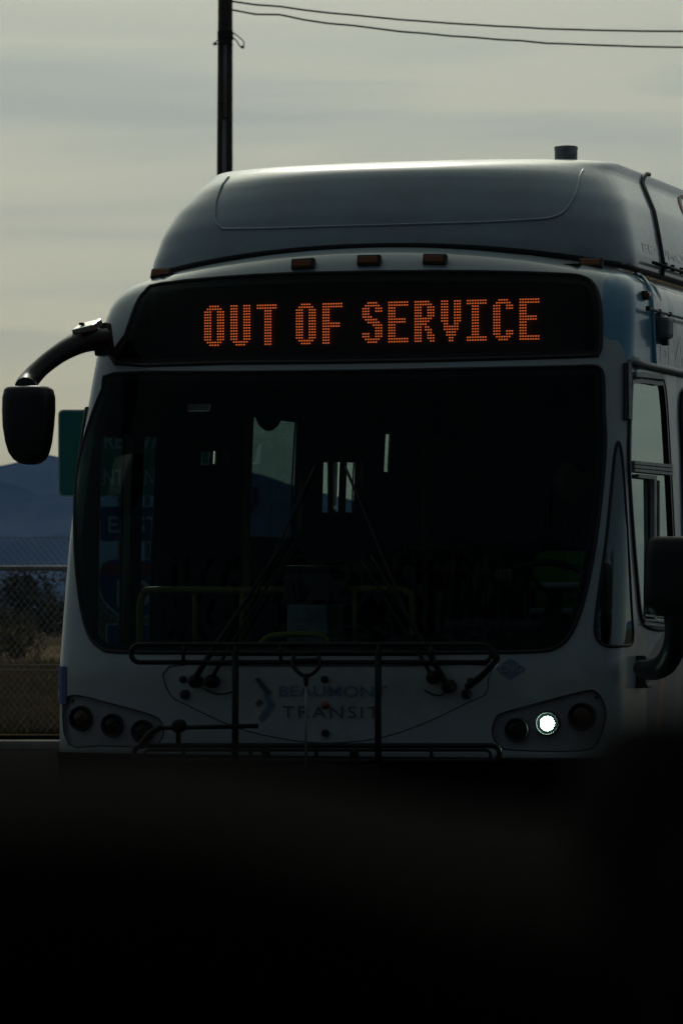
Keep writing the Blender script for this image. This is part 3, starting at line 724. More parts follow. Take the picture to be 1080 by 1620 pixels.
# --- folded bicycle rack hung on the nose
rack = mk('bicycle_rack', *(lambda bm: ([v.co.copy() for v in bm.verts], [tuple(v.index for v in f.verts) for f in bm.faces]))((lambda bm: (sweep(bm, [LP(x, 1034, -.10) + Vector((0, 0, 0)) for x in (330, 660)], .012), bm.verts.index_update(), bm)[2])(bmesh.new())), M['blackmetal'], bus)
def loop(x0, x1, y0, y1, yl, r, name):
    ry = (y1 - y0) / 2; P = []
    for k in range(9): a_ = math.pi / 2 + math.pi * k / 8; P.append(LP(x0 + ry + math.cos(a_) * ry, (y0 + y1) / 2 - math.sin(a_) * ry, yl))
    for k in range(9): a_ = -math.pi / 2 + math.pi * k / 8; P.append(LP(x1 - ry + math.cos(a_) * ry, (y0 + y1) / 2 - math.sin(a_) * ry, yl))
    return tube(name, P, r, M['blackmetal'], rack, 10, True)
loop(207, 778, 1020, 1048, -.16, .0115, 'wheel_tray')
loop(212, 790, 1180, 1204, -.22, .012, 'wheel_tray'); loop(228, 776, 1187, 1203, -.17, .007, 'wheel_tray')
for x in (290, 372, 444, 598, 682): tube('tray_rung', [LP(x, 1020, -.16), LP(x, 1034, -.185), LP(x, 1048, -.16)], .0085, M['blackmetal'], rack, 8)
for x in (290, 396, 500, 598, 682): tube('tray_rung', [LP(x, 1179, -.22), LP(x, 1206, -.2)], .0085, M['blackmetal'], rack, 8)
for x in (372, 598): tube('upright', [LP(x, 1030, -.17), LP(x, 1100, -.19), LP(x, 1206, -.23)], .0155, M['blackmetal'], rack, 10)
tube('release_rod', [LP(484, 1078, -.25), LP(484, 1214, -.27)], .006, M['galv'], rack, 8)
tube('handle_yoke', smooth_path([LP(465, 1038, -.22), LP(463, 1052, -.24), LP(472, 1064, -.25), LP(484, 1070, -.25), LP(497, 1064, -.25), LP(506, 1052, -.24), LP(504, 1038, -.22)], 5), .009, M['blackmetal'], rack, 8)
tube('handle_yoke', [LP(484, 1066, -.25), LP(484, 1086, -.25)], [.016, .008], M['blackmetal'], rack, 8)
tube('handle_grip', [LP(465, 1045, -.23), LP(505, 1045, -.23)], .011, M['blackmetal'], rack, 8)
tube('support_arm', [LP(248, 1152, -.22), LP(408, 1149, -.22)], .010, M['blackmetal'], rack, 8)
tube('support_arm', smooth_path([LP(222, 1182, -.22), LP(236, 1162, -.24), LP(254, 1151, -.23)], 4), .015, M['blackmetal'], rack, 8)
latheo('arm_clamp', [(.03, -.02), (.03, .02), (.02, .03), (.001, .03)], Matrix.Translation(LP(283, 1149, -.22)) @ Matrix.Rotation(R(90), 4, 'X'), M['blackmetal'], rack, 16)
tube('clamp_post', [LP(282, 1152, -.22), LP(282, 1180, -.22)], .012, M['blackmetal'], rack, 8)
tube('support_arm', smooth_path([LP(739, 1087, -.06), LP(762, 1070, -.12), LP(780, 1052, -.17), LP(785, 1042, -.18), LP(778, 1028, -.17)], 5), .016, M['blackmetal'], rack, 10)
for x in (420, 560): tube('rack_mount', [LP(x, 1190, -.2), LP(x, 1215, -.02)], .02, M['blackmetal'], rack, 8)
boxo('licence_plate', LP(495, 1213, -.07), (.6, .01, .07), M['black'], rack)

# --- interior: dashboard, yellow rails, wheel, seats, poles
ds = [(-1.1, .30), (-.9, .16), (0, .12), (.9, .16), (1.1, .30)]
vs = []; fs = []; prof = [(.02, 1.02), (.04, 1.10), (.16, 1.13), (.36, 1.12), (.46, 1.05), (.48, .5)]
xs = np.linspace(-1.12, 1.15, 24)
for x in xs:
    f0 = .10 + .26 * (abs(x) / 1.2) ** 3
    for d, z in prof: vs.append((x, f0 + d, z + (.06 if x > .2 and .1 < d < .4 else 0)))
n = len(prof)
for i in range(len(xs) - 1):
    for j in range(n - 1): fs.append((i * n + j, i * n + j + 1, (i + 1) * n + j + 1, (i + 1) * n + j))
dash = mk('driver_dashboard', vs, fs, M['plastic'], bus, True)
boxo('instrument_binnacle', (.68, .50, 1.2), (.5, .2, .14), M['plastic'], dash, bev=.04)
sw = Matrix.Translation((.84, .86, 1.37)) @ Matrix.Rotation(R(-38), 4, 'X')
whl = tube('steering_wheel', [sw @ Vector((.24 * math.cos(a_), .24 * math.sin(a_), 0)) for a_ in np.linspace(0, 2 * math.pi, 33)[:-1]], .015, M['plastic'], bus, 8, True)
for a_ in (0, 2.1, 4.2): tube('spoke', [sw @ Vector((0, 0, -.03)), sw @ Vector((.24 * math.cos(a_), .24 * math.sin(a_), 0))], .01, M['plastic'], whl, 6)
tube('steering_column', [sw @ Vector((0, 0, 0)), sw @ Vector((0, 0, -.45))], .04, M['plastic'], whl, 10)
def yrail(pts, r=.016): return tube('yellow_handrail', smooth_path([LP(x, y, yl) for x, y, yl in pts], 6), r, M['yellow'], bus, 10)
yrail([(221, 1025, .75), (222, 960, .75), (228, 940, .75), (245, 934, .75), (380, 934, .85), (520, 933, .95), (620, 932, 1.0), (645, 937, 1.0), (652, 950, 1.0), (653, 1010, 1.0)], .018)
for x in (308, 382, 560): tube('yellow_handrail', [LP(x, 934, .85), LP(x, 1030, .85)], .012, M['yellow'], bus, 8)
yrail([(412, 1020, .6), (425, 1008, .6), (450, 1004, .6), (500, 1004, .6), (515, 1010, .6), (520, 1022, .6)], .014)
for x, y, z0, z1 in ((-.95, 1.75, .4, 2.6), (.3, 1.9, .4, 2.6), (-.55, 3.4, .4, 2.6), (.5, 4.6, .4, 2.6), (-.5, 5.4, .4, 2.6), (.15, 6.2, .4, 2.6)):
    tube('stanchion', [(x, y, z0), (x, y, z1)], .017, M['yellow'], bus, 8)
for s_ in (-1, 1): tube('ceiling_handrail', [(s_ * .5, 1.8, 2.2), (s_ * .5, 9, 2.2)], .016, M['alu'], bus, 8)
boxo('driver_partition', (.72, 1.72, 1.35), (.95, .03, 1.9), M['lining'], bus); boxo('driver_partition', (.24, 1.35, .95), (.03, .7, .9), M['lining'], bus)
fb = boxo('farebox', (-.28, .78, .98), (.2, .25, .72), M['alu'], bus, bev=.02); boxo('farebox_head', (-.28, .78, 1.40), (.22, .27, .14), M['plastic'], fb, bev=.02)
for yb in (2.6, 3.5, 4.4, 5.3, 6.2, 7.1, 8.0):
    for xb in (-.85, .85):
        if xb > 0 and yb < 3: continue
        st = boxo('passenger_seat', (xb, yb, .85), (.82, .45, .10), M['seat'], bus, bev=.03)
        boxo('seat_back', (xb, yb + .24, 1.15), (.82, .07, .62), M['seat'], st, Matrix.Rotation(R(-8), 3, 'X'), .03)
        tube('seat_grab_bar', [(xb - .3, yb + .27, 1.44), (xb - .28, yb + .28, 1.52), (xb + .28, yb + .28, 1.52), (xb + .3, yb + .27, 1.44)], .012, M['yellow'], st, 6)
        boxo('seat_pedestal', (xb, yb, .6), (.1, .3, .45), M['lining'], st)
dc = LP(425, 662, 1.3); latheo('dome_camera', [(.066, .05), (.066, .012), (.058, -.01), (.045, -.035), (.02, -.055), (.001, -.06)], Matrix.Translation(dc), M['plastic'], bus)
boxo('camera_mount', dc + Vector((0, .04, .12)), (.2, .12, .15), M['lining'], bus)
vz = LP(500, 640, .9).z
boxo('overhead_panel', (0, .98, vz + .12), (2.2, .26, .22), M['black'], bus)
boxo('interior_mirror', LP(315, 644, .75), (.12, .02, .045), M['chrome'], bus, bev=.008)
boxo('driver_seat', (.80, 1.38, 1.16), (.5, .1, .9), M['seat'], bus, Matrix.Rotation(R(-6), 3, 'X'), .04); boxo('driver_seat_cushion', (.80, 1.14, .88), (.5, .5, .12), M['seat'], bus, bev=.04)

# ------------------------------------------------------------------ the driver
def grow(name, verts, edges, rads, m, parent, lv=1, root=0):
    me = bpy.data.meshes.new(name); me.from_pydata(verts, edges, []); me.update()
    o = bpy.data.objects.new('tmp', me); col.objects.link(o)
    mo = o.modifiers.new('s', 'SKIN'); su = o.modifiers.new('u', 'SUBSURF'); su.levels = lv; su.render_levels = lv
    if not me.skin_vertices:
        lay = None
    sv = me.skin_vertices[0].data
    for i, r_ in enumerate(rads):
        sv[i].radius = (r_, r_) if not hasattr(r_, '__len__') else r_; sv[i].use_root = (i == root)
    dg = bpy.context.evaluated_depsgraph_get(); dg.update()
    nm = bpy.data.meshes.new_from_object(o.evaluated_get(dg)); bpy.data.objects.remove(o)
    nm.materials.clear(); nm.materials.append(m); nm.shade_smooth(); nm.name = name
    return link(bpy.data.objects.new(name, nm), parent)
drv = thing('person', 'bus driver in a hi-vis green vest seated behind the steering wheel', 'person', BM @ Vector((.84, 1.16, .58)), YAW)
def pv(*a): return a
X0 = 0
verts = [(0, 0, .42), (0, .0, .62), (0, .02, .82), (0, .02, 1.02), (0, .0, 1.12), (0, -.01, 1.2)]
rads = [(.17, .12), (.15, .11), (.16, .11), (.17, .11), .07, .055]
edges = [(0, 1), (1, 2), (2, 3), (3, 4), (4, 5)]
def add(vl, rl, root):
    p = root
    for v_, r_ in zip(vl, rl): verts.append(v_); rads.append(r_); edges.append((p, len(verts) - 1)); p = len(verts) - 1
    return p
for s_ in (-1, 1):
    add([(s_ * .19, .02, 1.03), (s_ * .24, -.08, .86), (s_ * .25, -.16, .76), (s_ * .22, -.30, .82), (s_ * .20, -.385, .87)], [.065, .055, .045, .038, .028], 3)
    add([(s_ * .12, -.12, .40), (s_ * .15, -.40, .40), (s_ * .15, -.44, .2), (s_ * .15, -.46, .02), (s_ * .15, -.56, .0)], [.095, .075, .058, .042, .04], 0)
pb = grow('body', verts, edges, rads, M['cloth'], drv, 2)
def ell(bm, c, r, seg=20, rin=14):
    q = bmesh.ops.create_uvsphere(bm, u_segments=seg, v_segments=rin, radius=1)
    bmesh.ops.transform(bm, matrix=Matrix.Translation(c) @ Matrix.Diagonal((*r, 1)), verts=q['verts']); return q['verts']
bm = bmesh.new(); hv = ell(bm, (0, -.03, 1.33), (.075, .095, .118), 28, 22)
for v_ in hv:
    z = v_.co.z - 1.33; y = v_.co.y + .03
    if z < -.02: v_.co.x *= 1 - (-z - .02) * 2.2
    if y < 0:
        v_.co.y -= .022 * math.exp(-((v_.co.x / .014) ** 2 + ((z + .018) / .022) ** 2))
        v_.co.y += .008 * (math.exp(-(((abs(v_.co.x) - .03) / .014) ** 2 + ((z - .012) / .012) ** 2)))
for s_ in (-1, 1): ell(bm, (s_ * .077, -.01, 1.325), (.012, .018, .032), 10, 8); ell(bm, (s_ * .03, -.118, 1.342), (.011, .008, .007), 8, 6)
ell(bm, (0, -.118, 1.272), (.024, .007, .006), 10, 6)
fin('head', bm, M['skin'], drv, True)
bm = bmesh.new(); hv = ell(bm, (0, -.012, 1.36), (.086, .102, .105), 24, 18)
bmesh.ops.delete(bm, geom=[v_ for v_ in hv if v_.co.z < 1.36 and v_.co.y < .03 or v_.co.z < 1.29], context='VERTS')
fin('hair', bm, M['hair'], drv, True)
vv = [(0, .02, .58), (0, .02, .80), (0, .02, .98), (0, .015, 1.06)]
vst = grow('safety_vest', vv + [(-.17, .02, 1.04), (.17, .02, 1.04)], [(0, 1), (1, 2), (2, 3), (2, 4), (2, 5)], [(.19, .14), (.19, .135), (.19, .13), .10, .09, .09], M['vest'], drv, 2)
for z in (.72, .84): tube('reflective_band', [(.20 * math.cos(a_), .02 + .15 * math.sin(a_), z) for a_ in np.linspace(0, 2 * math.pi, 29)[:-1]], .016, M['stripe'], vst, 6, True, .3)
for s_ in (-1, 1):
    hvx = [(s_ * .20, -.385, .87), (s_ * .198, -.43, .885)]; hr = [.024, .03]; he = [(0, 1)]
    hb = Vector(hvx[1])
    for k in range(4):
        o_ = (k - 1.5) * .019; b0 = len(hvx)
        L_ = (.030, .034, .032, .026)[k]
        hvx += [(hb.x + o_, hb.y - .03, hb.z + .016), (hb.x + o_, hb.y - .03 - L_ * .7, hb.z + .004), (hb.x + o_, hb.y - .03 - L_ * .5, hb.z - .022)]
        he += [(1, b0), (b0, b0 + 1), (b0 + 1, b0 + 2)]; hr += [.0095, .0085, .0075]
    b0 = len(hvx); hvx += [(hb.x - s_ * .03, hb.y - .008, hb.z + .0), (hb.x - s_ * .035, hb.y - .04, hb.z - .012)]; he += [(0, b0), (b0, b0 + 1)]; hr += [.011, .009]
    grow('hand', hvx, he, hr, M['skin'], drv, 1)

# ------------------------------------------------------------------ ground, road, field
def noisemat(name, a, b_, c_, scale, rough=.9, bump=.4, bs=30, dist=.02):
    m = bpy.data.materials.new(name); m.use_nodes = True; t = m.node_tree; p = t.nodes['Principled BSDF']; p.inputs['Roughness'].default_value = rough; p.inputs['Specular IOR Level'].default_value = 0
    tc_ = t.nodes.new('ShaderNodeTexCoord'); n1 = t.nodes.new('ShaderNodeTexNoise'); n1.inputs['Scale'].default_value = scale; n1.inputs['Detail'].default_value = 9; n1.inputs['Roughness'].default_value = .7
    t.links.new(tc_.outputs['Object'], n1.inputs['Vector']); r = t.nodes.new('ShaderNodeValToRGB')
    r.color_ramp.elements[0].position = .33; r.color_ramp.elements[0].color = (*a, 1); r.color_ramp.elements[1].position = .68; r.color_ramp.elements[1].color = (*c_, 1)
    e = r.color_ramp.elements.new(.5); e.color = (*b_, 1); t.links.new(n1.outputs['Fac'], r.inputs[0]); t.links.new(r.outputs[0], p.inputs['Base Color'])
    n2_ = t.nodes.new('ShaderNodeTexNoise'); n2_.inputs['Scale'].default_value = bs; n2_.inputs['Detail'].default_value = 4; t.links.new(tc_.outputs['Object'], n2_.inputs['Vector'])
    u = t.nodes.new('ShaderNodeBump'); u.inputs['Strength'].default_value = bump; u.inputs['Distance'].default_value = dist; t.links.new(n2_.outputs['Fac'], u.inputs['Height']); t.links.new(u.outputs[0], p.inputs['Normal'])
    return m
mg_ = noisemat('dry_earth', (.04, .032, .022), (.08, .062, .04), (.12, .098, .06), .35)
def grid(name, x0, x1, y0, y1, nx, ny, fn, m):
    vs = [(x0 + (x1 - x0) * i / nx, y0 + (y1 - y0) * j / ny, 0) for j in range(ny + 1) for i in range(nx + 1)]
    vs = [(a_, b_, fn(a_, b_)) for a_, b_, _ in vs]
    return mk(name, vs, [(j * (nx + 1) + i, j * (nx + 1) + i + 1, (j + 1) * (nx + 1) + i + 1, (j + 1) * (nx + 1) + i) for j in range(ny) for i in range(nx)], m, None, True)
setting(grid('ground', -6000, 6000, -300, 9000, 2, 2, lambda a_, b_: 0, mg_))
def fieldz(a_, b_): return .13 + .10 * noise.noise(Vector((a_ * .3, b_ * .3, 0))) * min(1, max(0, b_ - 42) / 6)
setting(grid('dry_field', -60, 60, 39.75, 130, 120, 90, fieldz, noisemat('dry_grass_soil', (.07, .05, .03), (.14, .105, .06), (.20, .16, .10), 1.2, bs=8, dist=.1)))
setting(grid('road', -80, 80, -20, 39.45, 2, 2, lambda a_, b_: .008, noisemat('asphalt', (.014, .014, .014), (.020, .020, .020), (.027, .026, .026), .8, .85, .5, 90)))
ke = boxo('kerb', (0, 39.6, .045), (160, .3, .09), M['concrete'], None, bev=.02); setting(ke)
for xl in (-3.3, 4.2):
    b_ = boxo('lane_marking', (xl, 20, .014), (.12, 38, .004), M['signwhite']); setting(b_)
# tufts of dry grass: one object, nobody could count the stalks
mgr = mat('dry_grass', (.20, .15, .075), .9, dirt=(.10, .085, .04), vscale=.8)
vs = []; fs = []
for k in range(9000):
    Y = 40.2 + (random.random() ** 1.6) * 50; X = random.uniform(-3.6, -2.0) * Y / 40 if random.random() < .6 else random.uniform(-14, 14)
    h = random.uniform(.05, .20); z = fieldz(X, Y)
    for q in range(3):
        a_ = random.uniform(0, math.pi); dx, dy = math.cos(a_) * .014, math.sin(a_) * .014; lx_, ly_ = random.gauss(0, .06), random.gauss(0, .06); b0 = len(vs)
        vs += [(X - dx, Y - dy, z - .01), (X + dx, Y + dy, z - .01), (X + lx_, Y + ly_, z + h)]; fs.append((b0, b0 + 1, b0 + 2))
g = mk('dry_grass', vs, fs, mgr); g['kind'] = 'stuff'; g['label'] = 'dry straw coloured grass on the verge behind the fence'; g['category'] = 'grass'

# ------------------------------------------------------------------ chain-link fence
FY = 40.0; ZT = WP(50, 850, FY).z; ZR = WP(50, 899, FY).z; ZB = .16
fen = thing('chain_link_fence', 'galvanised chain-link fence running along the verge behind the bus', 'fence', (0, FY, 0))
bm = bmesh.new(); H = ZT - ZB; st = .062
x = -8 - H
def wire(bm, a_, b_, r):
    a_, b_ = Vector(a_), Vector(b_); t_ = (b_ - a_).normalized(); s_ = t_.cross(Vector((0, 1, 0))).normalized(); u = Vector((0, 1, 0))
    A = [bm.verts.new(a_ + s_ * r * c_ + u * r * d_) for c_, d_ in ((1, 0), (-.5, .87), (-.5, -.87))]; B = [bm.verts.new(b_ + s_ * r * c_ + u * r * d_) for c_, d_ in ((1, 0), (-.5, .87), (-.5, -.87))]
    for k in range(3): bm.faces.new((A[k], A[(k + 1) % 3], B[(k + 1) % 3], B[k]))
while x < 8:
    for d_, o_ in ((1, .001), (-1, -.001)):
        xa, xb = (x, x + H * .8) if d_ > 0 else (x + H * .8, x)
        wire(bm, (xa, o_, ZB), (xb, o_, ZT), .0023)
    x += st
fm = fin('chain_link_mesh', bm, M['galv'], fen); fm['kind'] = 'stuff'
tube('top_rail', [(-9, .04, ZR), (9, .04, ZR)], .026, M['galv'], fen, 10)
ZW = WP(50, 1052, FY).z
for dz in (0, -.05): tube('tension_wire', [(-9, .03, ZW + dz), (9, .03, ZW + dz)], .006, M['galv'], fen, 6)
tube('tension_wire', [(-9, 0, ZT), (9, 0, ZT)], .003, M['galv'], fen, 6)
for k in range(7): tube('fence_post', [(-7.4 + k * 3, .07, 0), (-7.4 + k * 3, .07, ZR + .03)], .03, M['galv'], fen, 10)

# ------------------------------------------------------------------ freeway sign assembly behind the bus
SY = 38.2
def sp_(px, py, dy=0): q = WP(px, py, SY); return Vector((q.x, SY + dy, q.z))
cx = sp_(212, 700).x
sg = thing('freeway_sign', 'green FREEWAY ENTRANCE sign above a blue EAST sign, behind the bus', 'road sign', (cx, SY, 0))
def rrect(w_, h_, r_, n=5):
    P = []
    for sx_, sz_, a0 in ((1, 1, 0), (-1, 1, 90), (-1, -1, 180), (1, -1, 270)):
        for k in range(n + 1): a_ = R(a0 + 90 * k / n); P.append((sx_ * (w_ / 2 - r_) + r_ * math.cos(a_), sz_ * (h_ / 2 - r_) + r_ * math.sin(a_)))
    return P
def plate(name, P, zc, y0, th, m, par):
    n = len(P); vs = [(a_, y0, zc + b_) for a_, b_ in P] + [(a_, y0 + th, zc + b_) for a_, b_ in P]
    return mk(name, vs, [tuple(range(n)), tuple(range(2 * n - 1, n - 1, -1))] + [(i, n + i, n + (i + 1) % n, (i + 1) % n) for i in range(n)], m, par)
def zp(py): return sp_(203, py).z
pw_ = (sp_(332, 700).x - sp_(92, 700).x); ph_ = zp(648) - zp(786); zc = (zp(648) + zp(786)) / 2
gp = plate('green_panel', rrect(pw_, ph_, .045), zc, 0, .004, M['signwhite'], sg)
plate('green_face', rrect(pw_ - .03, ph_ - .03, .035), zc, -.002, .0015, M['signgreen'], gp)
ft = lambda s_, x0, x1, z0, z1, par, m=M['signwhite'], b_=.01: fit_text(s_, x0, x1, z0, z1, lambda a_, c_: Vector((a_, -.0045, c_)), 'sign_lettering', m, par, b_)
ft('FREEWAY', sp_(152, 700).x - cx, sp_(276, 700).x - cx, zp(710), zp(684), gp); ft('ENTRANCE', sp_(152, 700).x - cx, sp_(276, 700).x - cx, zp(768), zp(742), gp)
w2_, h2_ = .62, zp(800) - zp(858); z2 = (zp(800) + zp(858)) / 2
bp_ = plate('blue_panel', rrect(w2_, h2_, .03), z2, 0, .004, M['signwhite'], sg); plate('blue_face', rrect(w2_ - .025, h2_ - .025, .022), z2, -.002, .0015, M['signblue'], bp_)
ft('EAST', -.23, .23, zp(843), zp(817), bp_)
sh = [(-.30, .22), (-.16, .27), (0, .23), (.16, .27), (.30, .22), (.33, .06), (.30, -.08), (.18, -.22), (0, -.31), (-.18, -.22), (-.30, -.08), (-.33, .06)]
sh = [(v_.x, v_.y) for v_ in smooth_path([(a_, b_, 0) for a_, b_ in sh], 4, True)][::-1]; z3 = zp(930)
s1 = plate('interstate_shield', sh[::-1], z3, 0, .004, M['signwhite'], sg); plate('shield_face', [(a_ * .93, b_ * .93) for a_, b_ in sh[::-1]], z3, -.002, .0015, M['signblue'], s1)
mk('shield_band', [(-.285, -.0035, z3 + .12), (.285, -.0035, z3 + .12), (.27, -.0035, z3 + .20), (-.27, -.0035, z3 + .20)], [(0, 1, 2, 3)], M['signred'], s1)
ft('10', -.15, .15, z3 - .17, z3 + .07, s1)
ap = plate('arrow_panel', rrect(.5, .32, .03), zp(1015), 0, .004, M['signwhite'], sg); plate('arrow_face', rrect(.47, .29, .02), zp(1015), -.002, .0015, M['signblue'], ap)
for x in (-.12, .12): boxo('sign_post', (x, .03, (zp(648)) / 2), (.05, .05, zp(648)), M['galv'], sg)

# ------------------------------------------------------------------ utility pole and cables
PY = 80.0
def pole(x, lab, lean):
    p = thing('utility_pole', lab, 'utility pole', (x, PY, 0), group='wooden utility poles carrying the two cables')
    zt = WP(355, -160, PY).z
    tube('pole_shaft', [(0 - lean * .5, 0, 0), (lean * .2, 0, zt * .6), (lean, 0, zt)], [.17, .15, .128], M['wood'], p, 14)
    for a_, z0, z1 in ((-.01, 3, WP(0, 190, PY).z), (.005, WP(0, 186, PY).z, WP(0, 72, PY).z)): tube('conduit', [(a_ + lean * .5, -.16, z0), (a_ + lean * .7, -.15, z1)], .035 if z0 < 4 else .03, M['conduit'], p, 8)
    za = WP(0, 68, PY).z
    boxo('pole_band', (lean * .8, 0, za + .15), (.29, .30, .16), M['blackmetal'], p, bev=.02); boxo('pole_band', (lean * .7, 0, za - .02), (.28, .30, .03), M['blackmetal'], p, bev=.005)
    L = lambda px, py: Vector(((px - 355) * PY / FPX, -.12, WP(0, py, PY).z))
    if x < 0:
        tube('cable_tail', smooth_path([L(360, 50), L(368, 52), L(378, 59), L(386, 67), L(385, 74)], 5), .012, M['cable'], p, 6)
        tube('cable_tail', smooth_path([L(358, 55), L(368, 60), L(375, 66), L(379, 73), L(384, 75)], 5), .012, M['cable'], p, 6)
        tube('cable_tail', smooth_path([L(350, 58), L(344, 65), L(340, 69)], 5), .012, M['cable'], p, 6)
        tube('cable_tail', smooth_path([L(350, 69), L(344, 70), L(340, 70)], 5), .012, M['cable'], p, 6)
        for q in ((384, 75), (340, 70)): boxo('cable_clip', L(*q), (.06, .05, .05), M['cable'], p)
    return p
x0 = WP(355, 100, PY).x
pole(x0, 'dark wooden utility pole with grey conduit rising behind the bus roof', .02)
pole(x0 + 40, 'wooden utility pole out beyond the right of the bus holding the far cable ends', -.02)
def cable(lab, y_a, y_mid, y_b, sx_, jag):
    P = []
    for k in range(90):
        t_ = k / 89; px = 366 + t_ * 40 * FPX / PY
        # through the photographed heights at x = 366, 720, 1080
        u = (px - 366) / 714; za = y_a * (1 - u) * (1 - 2 * u) + y_mid * 4 * u * (1 - u) + y_b * u * (2 * u - 1) if u < 1 else None
        if za is None: za = y_b - (u - 1) * 6
        q = WP(px, za, PY); q.y = PY - .1; q.z += jag * noise.noise(Vector((q.x * 1.4, 3, 0))) * (1 if u < .3 else .35)
        P.append(q)
    tag(tube('overhead_cable', P, .019, M['cable'], None, 6), lab, 'cable')
cable('upper black overhead cable leaving the utility pole', 2, 38, 50, 0, .03); cable('lower, wavier black overhead cable leaving the utility pole', 15, 58, 75.5, 0, .07)

# ------------------------------------------------------------------ far scrub, shed, mountains
def bush(x, y, w_, h_, lab, m, n=900):
    b_ = thing('shrub', lab, 'shrub', (x, y, 0), group='dark scrub beyond the dry verge')
    bl = [(random.gauss(0, w_ * .28), random.gauss(0, w_ * .2), random.uniform(.2, .8) * h_, random.uniform(.2, .42) * h_) for _ in range(9)]
    vs = []; fs = []
    for k in range(n):
        c_ = random.choice(bl); d = Vector((random.gauss(0, 1), random.gauss(0, 1), random.gauss(0, 1))).normalized() * c_[3] * random.uniform(.6, 1.05)
        p = Vector((c_[0], c_[1], c_[2])) + d; p.z = max(.05, p.z); s_ = random.uniform(.02, .045) * h_
        a_ = Vector((random.gauss(0, 1), random.gauss(0, 1), random.gauss(0, 1))).normalized(); c2 = a_.orthogonal().normalized(); q = len(vs)
        vs += [p + a_ * s_, p + c2 * s_ * .5, p - a_ * s_, p - c2 * s_ * .5]; fs.append((q, q + 1, q + 2, q + 3))
    mk('crown', vs, fs, m, b_); tube('stem', [(0, 0, 0), (.05, 0, h_ * .5)], [h_ * .04, h_ * .015], M['bark'], b_, 6)
    return b_
MB1 = mat('scrub_leaves', (.030, .040, .018), .8, dirt=(.018, .022, .012), vscale=.6); MB2 = mat('olive_scrub', (.085, .075, .028), .8, dirt=(.05, .045, .02), vscale=.6); MB3 = mat('blue_scrub', (.03, .042, .032), .8, dirt=(.02, .028, .022), vscale=.6)
kinds = [('low olive scrub bush at the back edge of the dry verge', MB2), ('dark green scrub bush beyond the dry verge', MB1), ('tall dark tree-like shrub in the far scrub belt', MB3)]
for k in range(12):
    X = -14 + k * 1.75 + random.uniform(-.5, .5); Y = 96 + random.uniform(0, 9); bush(X, Y, 2.4, random.uniform(.9, 1.5), kinds[0][0], kinds[0][1], 2200)
for k in range(12):
    Y = 135 + random.uniform(0, 20); X = -22 + k * 2.9 + random.uniform(-1, 1); bush(X, Y, 4.5, random.uniform(1.7, 2.5), kinds[1][0], kinds[1][1], 3200)
for k in range(14):
    Y = 230 + random.uniform(0, 30); X = -38 + k * 5.2 + random.uniform(-2, 2); bush(X, Y, 8, random.uniform(3.2, 4.6), kinds[2][0], kinds[2][1], 3600)
# ------------------------------------------------------------------ unseen trees implied by bus reflections, made tall and near to darken its front
def bigtree(x, y, h_, rr_):
    tr = thing('tree', 'broad dark tree of the unseen row added behind the photographer', 'tree', (x, y, 0), group='unseen trees behind the photographer that shade the bus front')
    vs = []; fs = []; cl = [(random.gauss(0, rr_ * .45), random.gauss(0, rr_ * .35), random.uniform(.18, .86) * h_, random.uniform(.16, .26) * h_) for _ in range(15)]
    for k in range(3000):
        c_ = random.choice(cl); d = Vector((random.gauss(0, 1), random.gauss(0, 1), random.gauss(0, 1))).normalized() * c_[3] * random.uniform(.55, 1.08)
        p = Vector((c_[0], c_[1], c_[2])) + d; p.z = max(.3, p.z); s_ = random.uniform(.18, .34); a_ = Vector((random.gauss(0, 1), random.gauss(0, 1), random.gauss(0, 1))).normalized(); c2 = a_.orthogonal().normalized(); q = len(vs)
        vs += [p + a_ * s_, p + c2 * s_ * .55, p - a_ * s_, p - c2 * s_ * .55]; fs.append((q, q + 1, q + 2, q + 3))
    mk('crown', vs, fs, MB1, tr); tube('trunk', [(0, 0, 0), (.1, 0, h_ * .3), (.25, .1, h_ * .7)], [.28, .2, .07], M['bark'], tr, 10)
    for k in range(5):
        a_ = k * 1.256; z0 = h_ * (.25 + .06 * k); tube('limb', [(.1, 0, z0), (.1 + math.cos(a_) * rr_ * .4, math.sin(a_) * rr_ * .4, z0 + h_ * .15), (.1 + math.cos(a_) * rr_ * .8, math.sin(a_) * rr_ * .7, z0 + h_ * .25)], [.1, .07, .03], M['bark'], tr, 6)
for k in range(11): bigtree(-42 + k * 7.6 + random.uniform(-1, 1), -7 + random.uniform(-2.5, 1), random.uniform(12.5, 16), 5.4)

def ridge(name, D, prof, col_, seed, depth):
    vs = []; fs = []; nx, ny = 360, 26; x0_, x1_ = -3200, 4200
    for j in range(ny + 1):
        v_ = j / ny
        for i in range(nx + 1):
            px = x0_ + (x1_ - x0_) * i / nx; top = np.interp(px, prof[0], prof[1])
            X = (px - 540) * D / FPX; Zt = CAMH + (960 - top) * D / FPX
            n_ = noise.fractal(Vector((X * .0035, v_ * 2.2 + seed, seed)), .9, 2.1, 6)
            rg = abs(noise.noise(Vector((X * .006 + v_ * 1.2, v_ * .6, seed)))) * .35
            z = Zt * (v_ ** .9) * (1 - rg * (1 - v_) * 1.6) + n_ * Zt * .22 * (v_ * (1 - v_) * 4 + .12)
            vs.append((X, D + depth * (v_ - 1) + rg * 300 * (1 - v_), max(z, -1) if j else -1))
    for j in range(ny):
        for i in range(nx): a_ = j * (nx + 1) + i; fs.append((a_, a_ + 1, a_ + nx + 2, a_ + nx + 1))
    # back slope
    b0 = len(vs)
    for i in range(nx + 1): p = vs[ny * (nx + 1) + i]; vs.append((p[0], p[1] + depth, -1))
    for i in range(nx): a_ = ny * (nx + 1) + i; fs.append((a_, a_ + 1, b0 + i + 1, b0 + i))
    return setting(mk(name, vs, fs, noisemat('mountain_haze_blue', *col_, .004, .95, .3, .02, 8), None, True))
